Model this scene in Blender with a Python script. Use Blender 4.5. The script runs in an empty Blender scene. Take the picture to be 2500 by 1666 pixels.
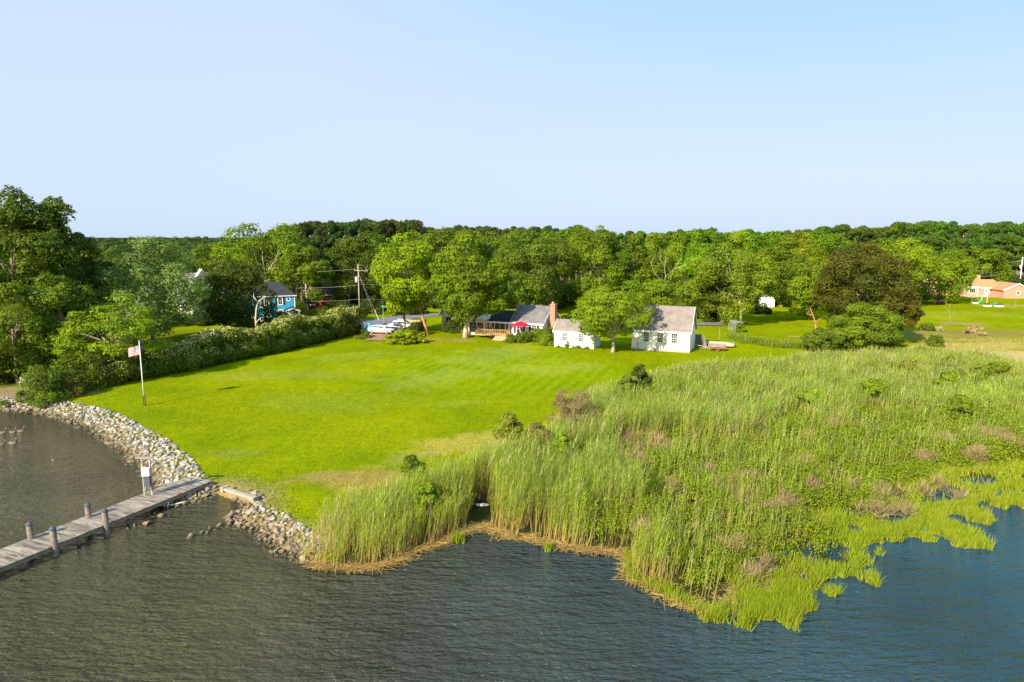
import bpy, math, random
import numpy as np
from mathutils import Vector
R = math.radians
PI = math.pi
S = bpy.context.scene
COL = S.collection

# ------------------------------------------------------------------ camera, sky, sun, exposure
CAM_H = 17.0
PITCH = R(8.8)
cam_d = bpy.data.cameras.new('camera')
cam_d.sensor_width = 36.0
cam_d.lens = 36.0 * 1667 / 2500
cam_d.clip_end = 9000
cam = bpy.data.objects.new('camera', cam_d)
cam.location = (0, 0, CAM_H)
cam.rotation_euler = (PI / 2 - PITCH, 0, 0)
COL.objects.link(cam)
S.camera = cam

SUN_TO = Vector((-0.58, -0.81, 0)).normalized()     # horizontal direction towards the sun
SUN_EL = R(29)
world = bpy.data.worlds.new('World')
S.world = world
world.use_nodes = True
wt = world.node_tree
bg = wt.nodes['Background']
sky = wt.nodes.new('ShaderNodeTexSky')
sky.sky_type = 'NISHITA'
sky.sun_disc = False
sky.sun_elevation = SUN_EL
sky.sun_rotation = math.atan2(SUN_TO.x, SUN_TO.y)
sky.air_density = 1.0
sky.dust_density = 1.2
sky.ozone_density = 2.5
hs = wt.nodes.new('ShaderNodeHueSaturation')
hs.inputs['Saturation'].default_value = 0.62
hs.inputs['Value'].default_value = 1.0
# summer haze over the clear sky: pale at the horizon and towards the sun, bluer overhead and away from it
tc_ = wt.nodes.new('ShaderNodeTexCoord'); sx_ = wt.nodes.new('ShaderNodeSeparateXYZ'); wt.links.new(tc_.outputs['Generated'], sx_.inputs[0])
dt_ = wt.nodes.new('ShaderNodeVectorMath'); dt_.operation = 'DOT_PRODUCT'; wt.links.new(tc_.outputs['Generated'], dt_.inputs[0]); dt_.inputs[1].default_value = (SUN_TO.x, SUN_TO.y, 0)
away = wt.nodes.new('ShaderNodeMapRange'); away.inputs['From Min'].default_value = -0.6; away.inputs['From Max'].default_value = -1.0; away.inputs['To Min'].default_value = 0.45; away.inputs['To Max'].default_value = 1.0
wt.links.new(dt_.outputs['Value'], away.inputs['Value'])
el_ = wt.nodes.new('ShaderNodeMath'); el_.operation = 'MULTIPLY'; wt.links.new(sx_.outputs['Z'], el_.inputs[0]); wt.links.new(away.outputs[0], el_.inputs[1])
vr = wt.nodes.new('ShaderNodeValToRGB'); wt.links.new(el_.outputs[0], vr.inputs[0]); e = vr.color_ramp.elements
e[0].position = 0.0; e[0].color = (4.1, 5.0, 6.3, 1); e[1].position = 1.0; e[1].color = (1.0, 2.2, 4.6, 1)
for p_, c_ in ((0.08, (4.2, 5.0, 6.7)), (0.17, (3.6, 4.85, 7.0)), (0.30, (2.5, 4.4, 7.0))): k_ = e.new(p_); k_.color = (*c_, 1)
mx = wt.nodes.new('ShaderNodeMix'); mx.data_type = 'RGBA'
mx.inputs['Factor'].default_value = 0.88
wt.links.new(vr.outputs[0], mx.inputs['B'])
wt.links.new(sky.outputs[0], hs.inputs['Color'])
wt.links.new(hs.outputs[0], mx.inputs['A'])
wt.links.new(mx.outputs['Result'], bg.inputs['Color'])
bg.inputs['Strength'].default_value = 0.085

sun_d = bpy.data.lights.new('sun', 'SUN')
sun_d.energy = 5.0
sun_d.angle = R(0.6)
sun_d.color = (1.0, 0.87, 0.66)
sun = bpy.data.objects.new('sun', sun_d)
sd = Vector((SUN_TO.x * math.cos(SUN_EL), SUN_TO.y * math.cos(SUN_EL), math.sin(SUN_EL)))
sun.rotation_euler = sd.to_track_quat('Z', 'Y').to_euler()
sun.location = (-60, -60, 60)
COL.objects.link(sun)

S.view_settings.view_transform = 'Standard'
S.view_settings.look = 'None'
S.view_settings.exposure = 0.95
S.view_settings.gamma = 1
S.cycles.max_bounces = 6
S.cycles.diffuse_bounces = 3
S.cycles.sample_clamp_direct = 5
S.cycles.transparent_max_bounces = 8

# ------------------------------------------------------------------ helpers
F0 = 1667.0
def ray(px, py):
    dx = (px - 1250) / F0; dy = (833 - py) / F0
    return dx, math.cos(PITCH) + dy * math.sin(PITCH), -math.sin(PITCH) + dy * math.cos(PITCH)
def P(px, py, z=0.0):
    a, b, c = ray(px, py); t = (z - CAM_H) / c
    return a * t, b * t
def AT(px, py, d):
    a, b, c = ray(px, py); t = d / b
    return a * t, d, CAM_H + c * t

def tag(o, label=None, cat=None, group=None, kind=None):
    if label: o['label'] = label
    if cat: o['category'] = cat
    if group: o['group'] = group
    if kind: o['kind'] = kind
    return o
def empty(name, loc, rz=0.0):
    o = bpy.data.objects.new(name, None)
    o.empty_display_size = 0.5
    o.location = loc; o.rotation_euler = (0, 0, rz)
    COL.objects.link(o)
    return o
def link(name, me, parent=None, loc=(0, 0, 0)):
    o = bpy.data.objects.new(name, me)
    COL.objects.link(o)
    if parent: o.parent = parent
    o.location = loc
    return o
def np_mesh(name, V, F, mat=None, rnd=None, col=None, smooth=False):
    me = bpy.data.meshes.new(name)
    V = np.asarray(V, dtype=np.float32); F = np.asarray(F, dtype=np.int32)
    k = F.shape[1]
    me.vertices.add(len(V)); me.vertices.foreach_set('co', V.ravel())
    me.loops.add(F.size); me.loops.foreach_set('vertex_index', F.ravel())
    me.polygons.add(len(F)); me.polygons.foreach_set('loop_start', np.arange(0, F.size, k, dtype=np.int32))
    me.polygons.foreach_set('use_smooth', np.full(len(F), smooth))
    me.update(calc_edges=True)
    if rnd is not None:
        a = me.attributes.new('rnd', 'FLOAT', 'FACE'); a.data.foreach_set('value', np.asarray(rnd, dtype=np.float32))
    if col is not None:
        a = me.attributes.new('Col', 'FLOAT_COLOR', 'POINT')
        c4 = np.ones((len(V), 4), dtype=np.float32); c4[:, :3] = col
        a.data.foreach_set('color', c4.ravel())
    if mat: me.materials.append(mat)
    return me

class MB:
    def __init__(s): s.v = []; s.f = []
    def add(s, vs, fs):
        n = len(s.v); s.v += [tuple(v) for v in vs]; s.f += [tuple(i + n for i in f) for f in fs]; return s
    def box(s, x0, y0, z0, x1, y1, z1):
        v = [(x0, y0, z0), (x1, y0, z0), (x1, y1, z0), (x0, y1, z0), (x0, y0, z1), (x1, y0, z1), (x1, y1, z1), (x0, y1, z1)]
        return s.add(v, [(3, 2, 1, 0), (4, 5, 6, 7), (0, 1, 5, 4), (1, 2, 6, 5), (2, 3, 7, 6), (3, 0, 4, 7)])
    def bar(s, a, b, w, h=None, up=(0, 0, 1)):
        h = h or w; a = Vector(a); b = Vector(b); d = (b - a).normalized(); up = Vector(up)
        if abs(d.dot(up)) > 0.98: up = Vector((0, 1, 0))
        x = d.cross(up).normalized(); z = x.cross(d).normalized()
        v = [p + x * (sx * w / 2) + z * (sz * h / 2) for p in (a, b) for sx, sz in ((-1, -1), (1, -1), (1, 1), (-1, 1))]
        return s.add(v, [(0, 1, 2, 3), (7, 6, 5, 4), (0, 4, 5, 1), (1, 5, 6, 2), (2, 6, 7, 3), (3, 7, 4, 0)])
    def tube(s, pts, rad, n=7, cap=True):
        pts = [Vector(p) for p in pts]; rings = []
        base = len(s.v)
        for i, p in enumerate(pts):
            d = (pts[min(i + 1, len(pts) - 1)] - pts[max(i - 1, 0)])
            d = d.normalized() if d.length > 1e-6 else Vector((0, 0, 1))
            u = d.cross(Vector((0.13, 0.97, 0.2)) if abs(d.y) < 0.9 else Vector((1, 0, 0))).normalized(); w = d.cross(u)
            for k in range(n):
                a = 2 * PI * k / n
                s.v.append(tuple(p + (u * math.cos(a) + w * math.sin(a)) * rad[i]))
        for i in range(len(pts) - 1):
            for k in range(n):
                s.f.append((base + i * n + k, base + i * n + (k + 1) % n, base + (i + 1) * n + (k + 1) % n, base + (i + 1) * n + k))
        if cap:
            s.f.append(tuple(base + k for k in reversed(range(n)))); s.f.append(tuple(base + (len(pts) - 1) * n + k for k in range(n)))
        return s
    def quad(s, a, b, c, d): return s.add([a, b, c, d], [(0, 1, 2, 3)])
    def prism(s, outline, y0, y1):        # outline in x,z ; extruded along y
        n = len(outline)
        v = [(x, y0, z) for x, z in outline] + [(x, y1, z) for x, z in outline]
        f = [tuple(range(n)), tuple(reversed(range(n, 2 * n)))] + [(k, n + k, n + (k + 1) % n, (k + 1) % n) for k in range(n)]
        return s.add(v, f)
    def prism_x(s, outline, x0, x1):      # outline in y,z
        n = len(outline)
        v = [(x0, y, z) for y, z in outline] + [(x1, y, z) for y, z in outline]
        f = [tuple(reversed(range(n))), tuple(range(n, 2 * n))] + [((k + 1) % n, n + (k + 1) % n, n + k, k) for k in range(n)]
        return s.add(v, f)
    def build(s, name, mat, parent=None, smooth=False, loc=(0, 0, 0), bevel=0):
        me = bpy.data.meshes.new(name); me.from_pydata(s.v, [], s.f); me.update()
        if smooth:
            for p in me.polygons: p.use_smooth = True
        me.materials.append(mat)
        o = link(name, me, parent, loc)
        if bevel:
            b = o.modifiers.new('bevel', 'BEVEL'); b.width = bevel; b.segments = 2; b.limit_method = 'ANGLE'
        return o

# ------------------------------------------------------------------ materials
def nodes(name):
    m = bpy.data.materials.new(name); m.use_nodes = True
    t = m.node_tree; return m, t, t.nodes['Principled BSDF']
def N(t, kind, **kw):
    n = t.nodes.new(kind)
    for k, v in kw.items():
        if k in n.inputs: n.inputs[k].default_value = v
        else: setattr(n, k, v)
    return n
def ramp(t, fac, stops):
    r = t.nodes.new('ShaderNodeValToRGB'); e = r.color_ramp.elements
    while len(e) < len(stops): e.new(0.5)
    for i, (p, c) in enumerate(stops): e[i].position = p; e[i].color = (*c, 1)
    t.links.new(fac, r.inputs[0]); return r.outputs[0]
def mixc(t, a, b, fac, mode='MIX'):
    n = t.nodes.new('ShaderNodeMix'); n.data_type = 'RGBA'; n.blend_type = mode
    for s, v in (('A', a), ('B', b)):
        if isinstance(v, tuple): n.inputs[s].default_value = (*v, 1)
        else: t.links.new(v, n.inputs[s])
    if isinstance(fac, (int, float)): n.inputs['Factor'].default_value = fac
    else: t.links.new(fac, n.inputs['Factor'])
    return n.outputs['Result']
def coords(t, scale=(1, 1, 1), rot=(0, 0, 0), kind='Object'):
    c = t.nodes.new('ShaderNodeTexCoord'); m = t.nodes.new('ShaderNodeMapping')
    m.inputs['Scale'].default_value = scale; m.inputs['Rotation'].default_value = rot
    t.links.new(c.outputs[kind], m.inputs[0]); return m.outputs[0]
def noise(t, vec, scale, detail=4, rough=0.55):
    n = t.nodes.new('ShaderNodeTexNoise'); n.inputs['Scale'].default_value = scale
    n.inputs['Detail'].default_value = detail; n.inputs['Roughness'].default_value = rough
    t.links.new(vec, n.inputs['Vector']); return n.outputs['Fac']
def bump(t, b, h, strength=0.4, dist=0.05):
    n = t.nodes.new('ShaderNodeBump'); n.inputs['Strength'].default_value = strength; n.inputs['Distance'].default_value = dist
    t.links.new(h, n.inputs['Height']); t.links.new(n.outputs[0], b.inputs['Normal']); return n
def plain(name, col, rough=0.6, var=0.15, scale=3.0, metal=0.0, bmp=0.15, dist=0.02):
    m, t, b = nodes(name)
    v = coords(t); n1 = noise(t, v, scale, 5)
    lo = tuple(c * (1 - var) for c in col); hi = tuple(min(1, c * (1 + var)) for c in col)
    t.links.new(ramp(t, n1, [(0.3, lo), (0.7, hi)]), b.inputs['Base Color'])
    b.inputs['Roughness'].default_value = rough; b.inputs['Metallic'].default_value = metal
    if bmp: bump(t, b, noise(t, v, scale * 8, 3), bmp, dist)
    return m
def striped(name, col, pitch, axis='Z', rough=0.6, depth=0.02, dirt=(0.45, 0.4, 0.25), dirt_amt=0.12, dark=0.55, stain=1.2):
    """boards or siding: real relief lines every `pitch` metres along one axis"""
    m, t, b = nodes(name)
    c = t.nodes.new('ShaderNodeTexCoord'); sx = t.nodes.new('ShaderNodeSeparateXYZ'); t.links.new(c.outputs['Object'], sx.inputs[0])
    mul = N(t, 'ShaderNodeMath', operation='DIVIDE'); t.links.new(sx.outputs[axis], mul.inputs[0]); mul.inputs[1].default_value = pitch
    fr = N(t, 'ShaderNodeMath', operation='FRACT'); t.links.new(mul.outputs[0], fr.inputs[0])
    fl = N(t, 'ShaderNodeMath', operation='FLOOR'); t.links.new(mul.outputs[0], fl.inputs[0])
    wn = N(t, 'ShaderNodeTexWhiteNoise', noise_dimensions='1D'); t.links.new(fl.outputs[0], wn.inputs['W'])
    v = coords(t); n1 = noise(t, v, stain, 5)
    base = mixc(t, col, dirt, 0.0)
    r = ramp(t, n1, [(0.45, (0, 0, 0)), (0.75, (1, 1, 1))])
    mm = N(t, 'ShaderNodeMath', operation='MULTIPLY'); t.links.new(r, mm.inputs[0]); mm.inputs[1].default_value = dirt_amt * 3
    base = mixc(t, col, dirt, mm.outputs[0])
    seam = ramp(t, fr.outputs[0], [(0.0, (dark,) * 3), (0.1, (1, 1, 1))])
    base = mixc(t, base, seam, 1.0, 'MULTIPLY')
    pv = ramp(t, wn.outputs['Value'], [(0, (0.88,) * 3), (1, (1, 1, 1))])
    base = mixc(t, base, pv, 1.0, 'MULTIPLY')
    t.links.new(base, b.inputs['Base Color']); b.inputs['Roughness'].default_value = rough
    bump(t, b, fr.outputs[0], 0.7, depth)
    return m
def shingle(name, col, col2):
    m, t, b = nodes(name)
    v = coords(t, (1, 1, 1.2)); n1 = noise(t, v, 0.8, 6, 0.6); n2 = noise(t, coords(t, (3, 3, 9)), 2.2, 3, 0.7)
    c = mixc(t, col, col2, ramp(t, n1, [(0.35, (0, 0, 0)), (0.65, (1, 1, 1))]))
    c = mixc(t, c, ramp(t, n2, [(0.3, (0.72,) * 3), (0.7, (1.15,) * 3)]), 1.0, 'MULTIPLY')
    t.links.new(c, b.inputs['Base Color']); b.inputs['Roughness'].default_value = 0.9
    bump(t, b, n2, 0.5, 0.03); return m
def brickm(name, c1, c2, mortar=(0.45, 0.4, 0.34)):
    m, t, b = nodes(name)
    c = t.nodes.new('ShaderNodeTexCoord'); sx = t.nodes.new('ShaderNodeSeparateXYZ'); t.links.new(c.outputs['Object'], sx.inputs[0])
    ad = N(t, 'ShaderNodeMath', operation='ADD'); t.links.new(sx.outputs['X'], ad.inputs[0]); t.links.new(sx.outputs['Y'], ad.inputs[1])
    cb = t.nodes.new('ShaderNodeCombineXYZ'); t.links.new(ad.outputs[0], cb.inputs['X']); t.links.new(sx.outputs['Z'], cb.inputs['Y'])
    bt = N(t, 'ShaderNodeTexBrick', Scale=4.5); t.links.new(cb.outputs[0], bt.inputs['Vector'])
    bt.inputs['Color1'].default_value = (*c1, 1); bt.inputs['Color2'].default_value = (*c2, 1); bt.inputs['Mortar'].default_value = (*mortar, 1)
    t.links.new(bt.outputs['Color'], b.inputs['Base Color']); b.inputs['Roughness'].default_value = 0.85
    bump(t, b, bt.outputs['Fac'], -0.3, 0.02); return m
def leafmat(name, tint=True, transl=0.38, rough=0.5, use_col=False, lo=0.55, hi=1.35, warm=(1.12, 1.0, 0.6)):
    m, t, b = nodes(name)
    if use_col:
        a = t.nodes.new('ShaderNodeAttribute'); a.attribute_name = 'Col'; c = a.outputs['Color']
    else:
        oi = t.nodes.new('ShaderNodeObjectInfo'); c = oi.outputs['Color']
        a = t.nodes.new('ShaderNodeAttribute'); a.attribute_name = 'rnd'
        c = mixc(t, c, ramp(t, a.outputs['Fac'], [(0.0, (lo, lo, lo)), (0.55, (1.0, 1, .85)), (1.0, (hi * warm[0], hi * warm[1], hi * warm[2]))]), 1.0, 'MULTIPLY')
        g = t.nodes.new('ShaderNodeNewGeometry')
        c = mixc(t, c, ramp(t, noise(t, g.outputs['Position'], 0.22, 3), [(0.3, (0.86, 0.92, 0.9)), (0.7, (1.07, 1.06, 0.95))]), 1.0, 'MULTIPLY')
    t.links.new(c, b.inputs['Base Color']); b.inputs['Roughness'].default_value = rough
    b.inputs['Specular IOR Level'].default_value = 0.12
    tr = t.nodes.new('ShaderNodeBsdfTranslucent')
    tc = mixc(t, c, (1.3, 1.25, 0.45), 1.0, 'MULTIPLY'); t.links.new(tc, tr.inputs['Color'])
    ms = t.nodes.new('ShaderNodeMixShader'); ms.inputs[0].default_value = transl
    t.links.new(b.outputs[0], ms.inputs[1]); t.links.new(tr.outputs[0], ms.inputs[2])
    t.links.new(ms.outputs[0], t.nodes['Material Output'].inputs['Surface'])
    return m

M = {}
M['leaf'] = leafmat('leaf')
M['needle'] = leafmat('needle', transl=0.1, rough=0.6, warm=(1.1, 1.0, 0.7))
M['reed'] = leafmat('reed', use_col=True, transl=0.3)
M['bark'] = plain('bark', (0.20, 0.15, 0.10), 0.9, 0.35, 2.0, bmp=0.6, dist=0.05)
M['pale_bark'] = plain('pale_bark', (0.46, 0.38, 0.26), 0.85, 0.3, 2.5, bmp=0.4, dist=0.04)
M['orange_bark'] = plain('orange_bark', (0.42, 0.22, 0.09), 0.85, 0.3, 2.5, bmp=0.4, dist=0.04)
M['dead_wood'] = plain('dead_wood', (0.55, 0.46, 0.33), 0.8, 0.2, 3.0)
M['siding_white'] = striped('siding_white', (0.86, 0.84, 0.80), 0.2, 'Z', dirt=(0.62, 0.55, 0.38), dirt_amt=0.12, dark=0.7, stain=0.35)
M['siding_plain'] = striped('siding_plain', (0.86, 0.85, 0.83), 0.2, 'Z', dirt=(0.75, 0.7, 0.6), dirt_amt=0.05, dark=0.6, stain=0.4)
M['siding_cream'] = striped('siding_cream', (0.76, 0.65, 0.42), 0.3, 'Z', dirt=(0.6, 0.45, 0.25), dirt_amt=0.12, dark=0.85)
M['siding_blue'] = striped('siding_blue', (0.02, 0.30, 0.52), 0.2, 'Z', dirt=(0.03, 0.25, 0.4), dirt_amt=0.1, dark=0.75)
M['siding_red'] = striped('siding_red', (0.24, 0.045, 0.02), 0.3, 'Z', dirt=(0.1, 0.04, 0.02), dirt_amt=0.12, dark=0.7)
M['siding_pink'] = striped('siding_pink', (0.72, 0.47, 0.36), 0.25, 'X', dirt=(0.6, 0.4, 0.3), dirt_amt=0.1, dark=0.8)
M['siding_gray'] = striped('siding_gray', (0.42, 0.48, 0.55), 0.25, 'Z', dirt=(0.3, 0.3, 0.3), dirt_amt=0.1, dark=0.8)
M['brick'] = brickm('brick', (0.50, 0.19, 0.10), (0.42, 0.14, 0.07))
M['brick_pale'] = brickm('brick_pale', (0.58, 0.27, 0.16), (0.52, 0.22, 0.13), (0.5, 0.36, 0.28))
M['brick_cream'] = brickm('brick_cream', (0.76, 0.64, 0.44), (0.68, 0.55, 0.36), (0.6, 0.5, 0.36))
M['roof_gray'] = shingle('roof_gray', (0.185, 0.16, 0.15), (0.285, 0.24, 0.215))
M['roof_dark'] = shingle('roof_dark', (0.02, 0.022, 0.035), (0.035, 0.036, 0.05))
M['roof_slate'] = shingle('roof_slate', (0.125, 0.12, 0.128), (0.21, 0.195, 0.19))
M['roof_orange'] = shingle('roof_orange', (0.48, 0.22, 0.10), (0.56, 0.28, 0.13))
M['trim'] = plain('trim', (0.84, 0.83, 0.80), 0.5, 0.05, 2.0, bmp=0.05)
M['black'] = plain('black', (0.02, 0.018, 0.018), 0.6, 0.2, 4.0)
M['maroon'] = plain('maroon', (0.05, 0.015, 0.012), 0.6, 0.2, 4.0)
M['concrete'] = plain('concrete', (0.36, 0.31, 0.24), 0.9, 0.15, 2.0, bmp=0.3)
M['new_wood'] = striped('new_wood', (0.58, 0.38, 0.15), 0.14, 'X', dirt=(0.35, 0.22, 0.1), dirt_amt=0.15)
M['fence_wood'] = striped('fence_wood', (0.20, 0.155, 0.11), 0.14, 'X', dirt=(0.10, 0.08, 0.06), dirt_amt=0.2, dark=0.4)
M['fence_light'] = striped('fence_light', (0.50, 0.37, 0.22), 0.14, 'X', dirt=(0.3, 0.2, 0.1), dirt_amt=0.2, dark=0.5)
M['gray_wood'] = plain('gray_wood', (0.30, 0.27, 0.23), 0.9, 0.35, 3.0, bmp=0.5)
M['pile_wood'] = plain('pile_wood', (0.22, 0.175, 0.14), 0.9, 0.4, 3.5, bmp=0.5, dist=0.03)
M['pile_cap'] = plain('pile_cap', (0.07, 0.08, 0.10), 0.45, 0.2, 4.0)
M['fascia_wood'] = plain('fascia_wood', (0.24, 0.20, 0.12), 0.9, 0.35, 2.0, bmp=0.5)
M['pole_wood'] = plain('pole_wood', (0.42, 0.33, 0.22), 0.85, 0.25, 2.0)
M['metal'] = plain('metal', (0.55, 0.56, 0.58), 0.4, 0.1, 5.0, metal=0.5, bmp=0.05)
M['wire'] = plain('wire', (0.35, 0.36, 0.36), 0.5, 0.1, 5.0, bmp=0)
M['sign_green'] = plain('sign_green', (0.02, 0.35, 0.18), 0.4, 0.1, 5.0, bmp=0)
M['aqua'] = plain('aqua', (0.03, 0.42, 0.75), 0.5, 0.1, 5.0, bmp=0.05)
M['teal'] = plain('teal', (0.02, 0.30, 0.24), 0.6, 0.2, 5.0, bmp=0.1)
M['red_cloth'] = plain('red_cloth', (0.62, 0.006, 0.03), 0.7, 0.12, 4.0, bmp=0.1)
M['lime_cloth'] = plain('lime_cloth', (0.45, 0.60, 0.05), 0.7, 0.1, 4.0)
M['red_metal'] = plain('red_metal', (0.42, 0.08, 0.04), 0.5, 0.3, 4.0)
M['hull'] = plain('hull', (0.42, 0.36, 0.23), 0.5, 0.12, 2.0, bmp=0.1)
M['tyre'] = plain('tyre', (0.02, 0.02, 0.02), 0.8, 0.2, 6.0)
M['rim'] = plain('rim', (0.6, 0.6, 0.62), 0.3, 0.1, 6.0, metal=0.6, bmp=0)
M['rust'] = plain('rust', (0.12, 0.06, 0.04), 0.8, 0.3, 4.0)
def paint(name, c):
    m, t, b = nodes(name); b.inputs['Base Color'].default_value = (*c, 1); b.inputs['Roughness'].default_value = 0.28
    b.inputs['Coat Weight'].default_value = 0.6; b.inputs['Coat Roughness'].default_value = 0.08; return m
M['car_white'] = paint('car_white', (0.80, 0.80, 0.80)); M['car_dark'] = paint('car_dark', (0.035, 0.04, 0.06)); M['car_silver'] = paint('car_silver', (0.7, 0.71, 0.72))
def glassm(name, c=(0.02, 0.025, 0.03)):
    m, t, b = nodes(name)
    t.links.new(ramp(t, noise(t, coords(t), 1.5, 2), [(0.3, tuple(k * 0.6 for k in c)), (0.7, tuple(k * 1.6 for k in c))]), b.inputs['Base Color'])
    b.inputs['Roughness'].default_value = 0.08; b.inputs['Specular IOR Level'].default_value = 0.6; return m
M['glass'] = glassm('glass')
M['lamp_glass'] = glassm('lamp_glass', (0.5, 0.5, 0.5))
# blossoms of the hedge
M['blossom'] = plain('blossom', (0.44, 0.42, 0.13), 0.7, 0.25, 1.0, bmp=0)

def rockmat():
    m, t, b = nodes('rock')
    oi = t.nodes.new('ShaderNodeObjectInfo'); a = t.nodes.new('ShaderNodeAttribute'); a.attribute_name = 'Col'
    n1 = noise(t, coords(t), 4.0, 5, 0.65)
    c = mixc(t, a.outputs['Color'], oi.outputs['Color'], 1.0, 'MULTIPLY')
    c = mixc(t, c, ramp(t, n1, [(0.3, (0.62, 0.6, 0.56)), (0.7, (1.2, 1.18, 1.15))]), 1.0, 'MULTIPLY')
    g = t.nodes.new('ShaderNodeNewGeometry'); sz = t.nodes.new('ShaderNodeSeparateXYZ'); t.links.new(g.outputs['Position'], sz.inputs[0])
    mr = t.nodes.new('ShaderNodeMapRange'); mr.inputs['From Min'].default_value = WZ + 0.02; mr.inputs['From Max'].default_value = WZ + 0.20
    t.links.new(sz.outputs['Z'], mr.inputs['Value'])
    c = mixc(t, (0.085, 0.066, 0.038), c, mr.outputs[0])        # wet, weed-stained band at the waterline
    t.links.new(c, b.inputs['Base Color']); b.inputs['Roughness'].default_value = 0.85
    bump(t, b, n1, 0.5, 0.06); return m
WZ = -0.5
M['rock'] = rockmat()

_m0, _m1 = P(1118, 978), P(1252, 900)
MOWROT = -(math.atan2(_m1[1] - _m0[1], _m1[0] - _m0[0]) - PI / 2)
def groundmat():
    m, t, b = nodes('ground')
    a = t.nodes.new('ShaderNodeAttribute'); a.attribute_name = 'Col'
    v = coords(t)
    n1 = noise(t, v, 0.09, 4, 0.6); n2 = noise(t, v, 1.1, 4, 0.6); n3 = noise(t, coords(t, (1, 1, 1)), 4.2, 4, 0.75)
    c = mixc(t, a.outputs['Color'], ramp(t, n1, [(0.3, (0.80, 0.90, 1.0)), (0.72, (1.18, 1.08, 0.85))]), 1.0, 'MULTIPLY')
    wv = t.nodes.new('ShaderNodeTexWave'); wv.wave_type = 'BANDS'; wv.bands_direction = 'X'; wv.inputs['Scale'].default_value = 0.2; wv.inputs['Distortion'].default_value = 1.2; wv.inputs['Detail'].default_value = 1.5; wv.inputs['Detail Scale'].default_value = .4
    t.links.new(coords(t, (1, 1, 1), (0, 0, MOWROT)), wv.inputs['Vector'])
    ma = t.nodes.new('ShaderNodeAttribute'); ma.attribute_name = 'mow'
    mm_ = N(t, 'ShaderNodeMath', operation='MULTIPLY'); t.links.new(wv.outputs['Fac'], mm_.inputs[0]); t.links.new(ma.outputs['Fac'], mm_.inputs[1])
    c = mixc(t, c, (0.23, 0.33, 0.006), mm_.outputs[0])
    n4 = noise(t, coords(t, (1.6, .35, 1), (0, 0, MOWROT)), 0.8, 4, .65)
    c = mixc(t, c, ramp(t, n4, [(0.3, (0.84, 0.90, 0.9)), (0.7, (1.12, 1.06, 1.05))]), 1.0, 'MULTIPLY')
    c = mixc(t, c, ramp(t, n2, [(0.3, (0.80, 0.87, 0.9)), (0.7, (1.14, 1.09, 1.0))]), 1.0, 'MULTIPLY')
    c = mixc(t, c, ramp(t, n3, [(0.28, (0.62, 0.72, 0.7)), (0.72, (1.30, 1.22, 1.2))]), 1.0, 'MULTIPLY')
    t.links.new(c, b.inputs['Base Color']); b.inputs['Roughness'].default_value = 0.95; b.inputs['Specular IOR Level'].default_value = 0.0
    ad = N(t, 'ShaderNodeMath', operation='ADD'); t.links.new(n3, ad.inputs[0]); t.links.new(noise(t, v, 2.0, 3), ad.inputs[1])
    bump(t, b, ad.outputs[0], 0.6, 0.10); return m
M['ground'] = groundmat()

def watermat():
    m, t, b = nodes('water')
    v = coords(t)
    # browner left, bluer right: silt plus tree and sky reflections put into the colour
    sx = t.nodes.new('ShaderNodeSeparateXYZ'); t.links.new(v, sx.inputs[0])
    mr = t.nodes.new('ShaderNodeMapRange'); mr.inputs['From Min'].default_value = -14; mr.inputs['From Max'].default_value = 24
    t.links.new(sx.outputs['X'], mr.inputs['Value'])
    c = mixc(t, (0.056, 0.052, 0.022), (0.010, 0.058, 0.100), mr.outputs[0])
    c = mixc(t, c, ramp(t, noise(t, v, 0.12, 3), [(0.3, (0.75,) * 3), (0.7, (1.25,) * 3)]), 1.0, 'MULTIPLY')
    t.links.new(c, b.inputs['Base Color']); b.inputs['Roughness'].default_value = 0.06; b.inputs['IOR'].default_value = 1.33
    w1 = noise(t, coords(t, (0.75, 2.3, 1), (0, 0, R(-14))), 1.05, 3, 0.55)
    w2 = noise(t, coords(t, (1, 2.0, 1), (0, 0, R(16))), 2.6, 3, 0.6)
    w3 = noise(t, coords(t, (0.5, 1.0, 1), (0, 0, R(-22))), 0.35, 2, 0.5)
    a1 = N(t, 'ShaderNodeMath', operation='MULTIPLY_ADD'); t.links.new(w2, a1.inputs[0]); a1.inputs[1].default_value = 0.5; t.links.new(w1, a1.inputs[2])
    a2 = N(t, 'ShaderNodeMath', operation='MULTIPLY_ADD'); t.links.new(w3, a2.inputs[0]); a2.inputs[1].default_value = 0.8; t.links.new(a1.outputs[0], a2.inputs[2])
    bump(t, b, a2.outputs[0], 1.0, 0.62)
    return m
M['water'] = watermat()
def deckmat():
    m, t, b = nodes('deck_boards')
    v = coords(t); n1 = noise(t, coords(t, (2.5, 0.5, 1)), 1.6, 5, 0.7); n2 = noise(t, coords(t, (9, 0.8, 1)), 3.0, 4, 0.7)
    a = t.nodes.new('ShaderNodeAttribute'); a.attribute_name = 'rnd'
    c = ramp(t, n1, [(0.36, (0.11, 0.085, 0.065)), (0.48, (0.29, 0.25, 0.20)), (0.7, (0.41, 0.37, 0.31))])
    c = mixc(t, c, ramp(t, n2, [(0.32, (0.45, 0.42, 0.40)), (0.5, (1.0,) * 3)]), 0.8, 'MULTIPLY')
    c = mixc(t, c, ramp(t, a.outputs['Fac'], [(0.0, (0.62, 0.6, 0.57)), (1.0, (1.12, 1.1, 1.08))]), 1.0, 'MULTIPLY')
    t.links.new(c, b.inputs['Base Color']); b.inputs['Roughness'].default_value = 0.85
    bump(t, b, n2, 0.5, 0.02); return m
M['deck'] = deckmat()

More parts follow.
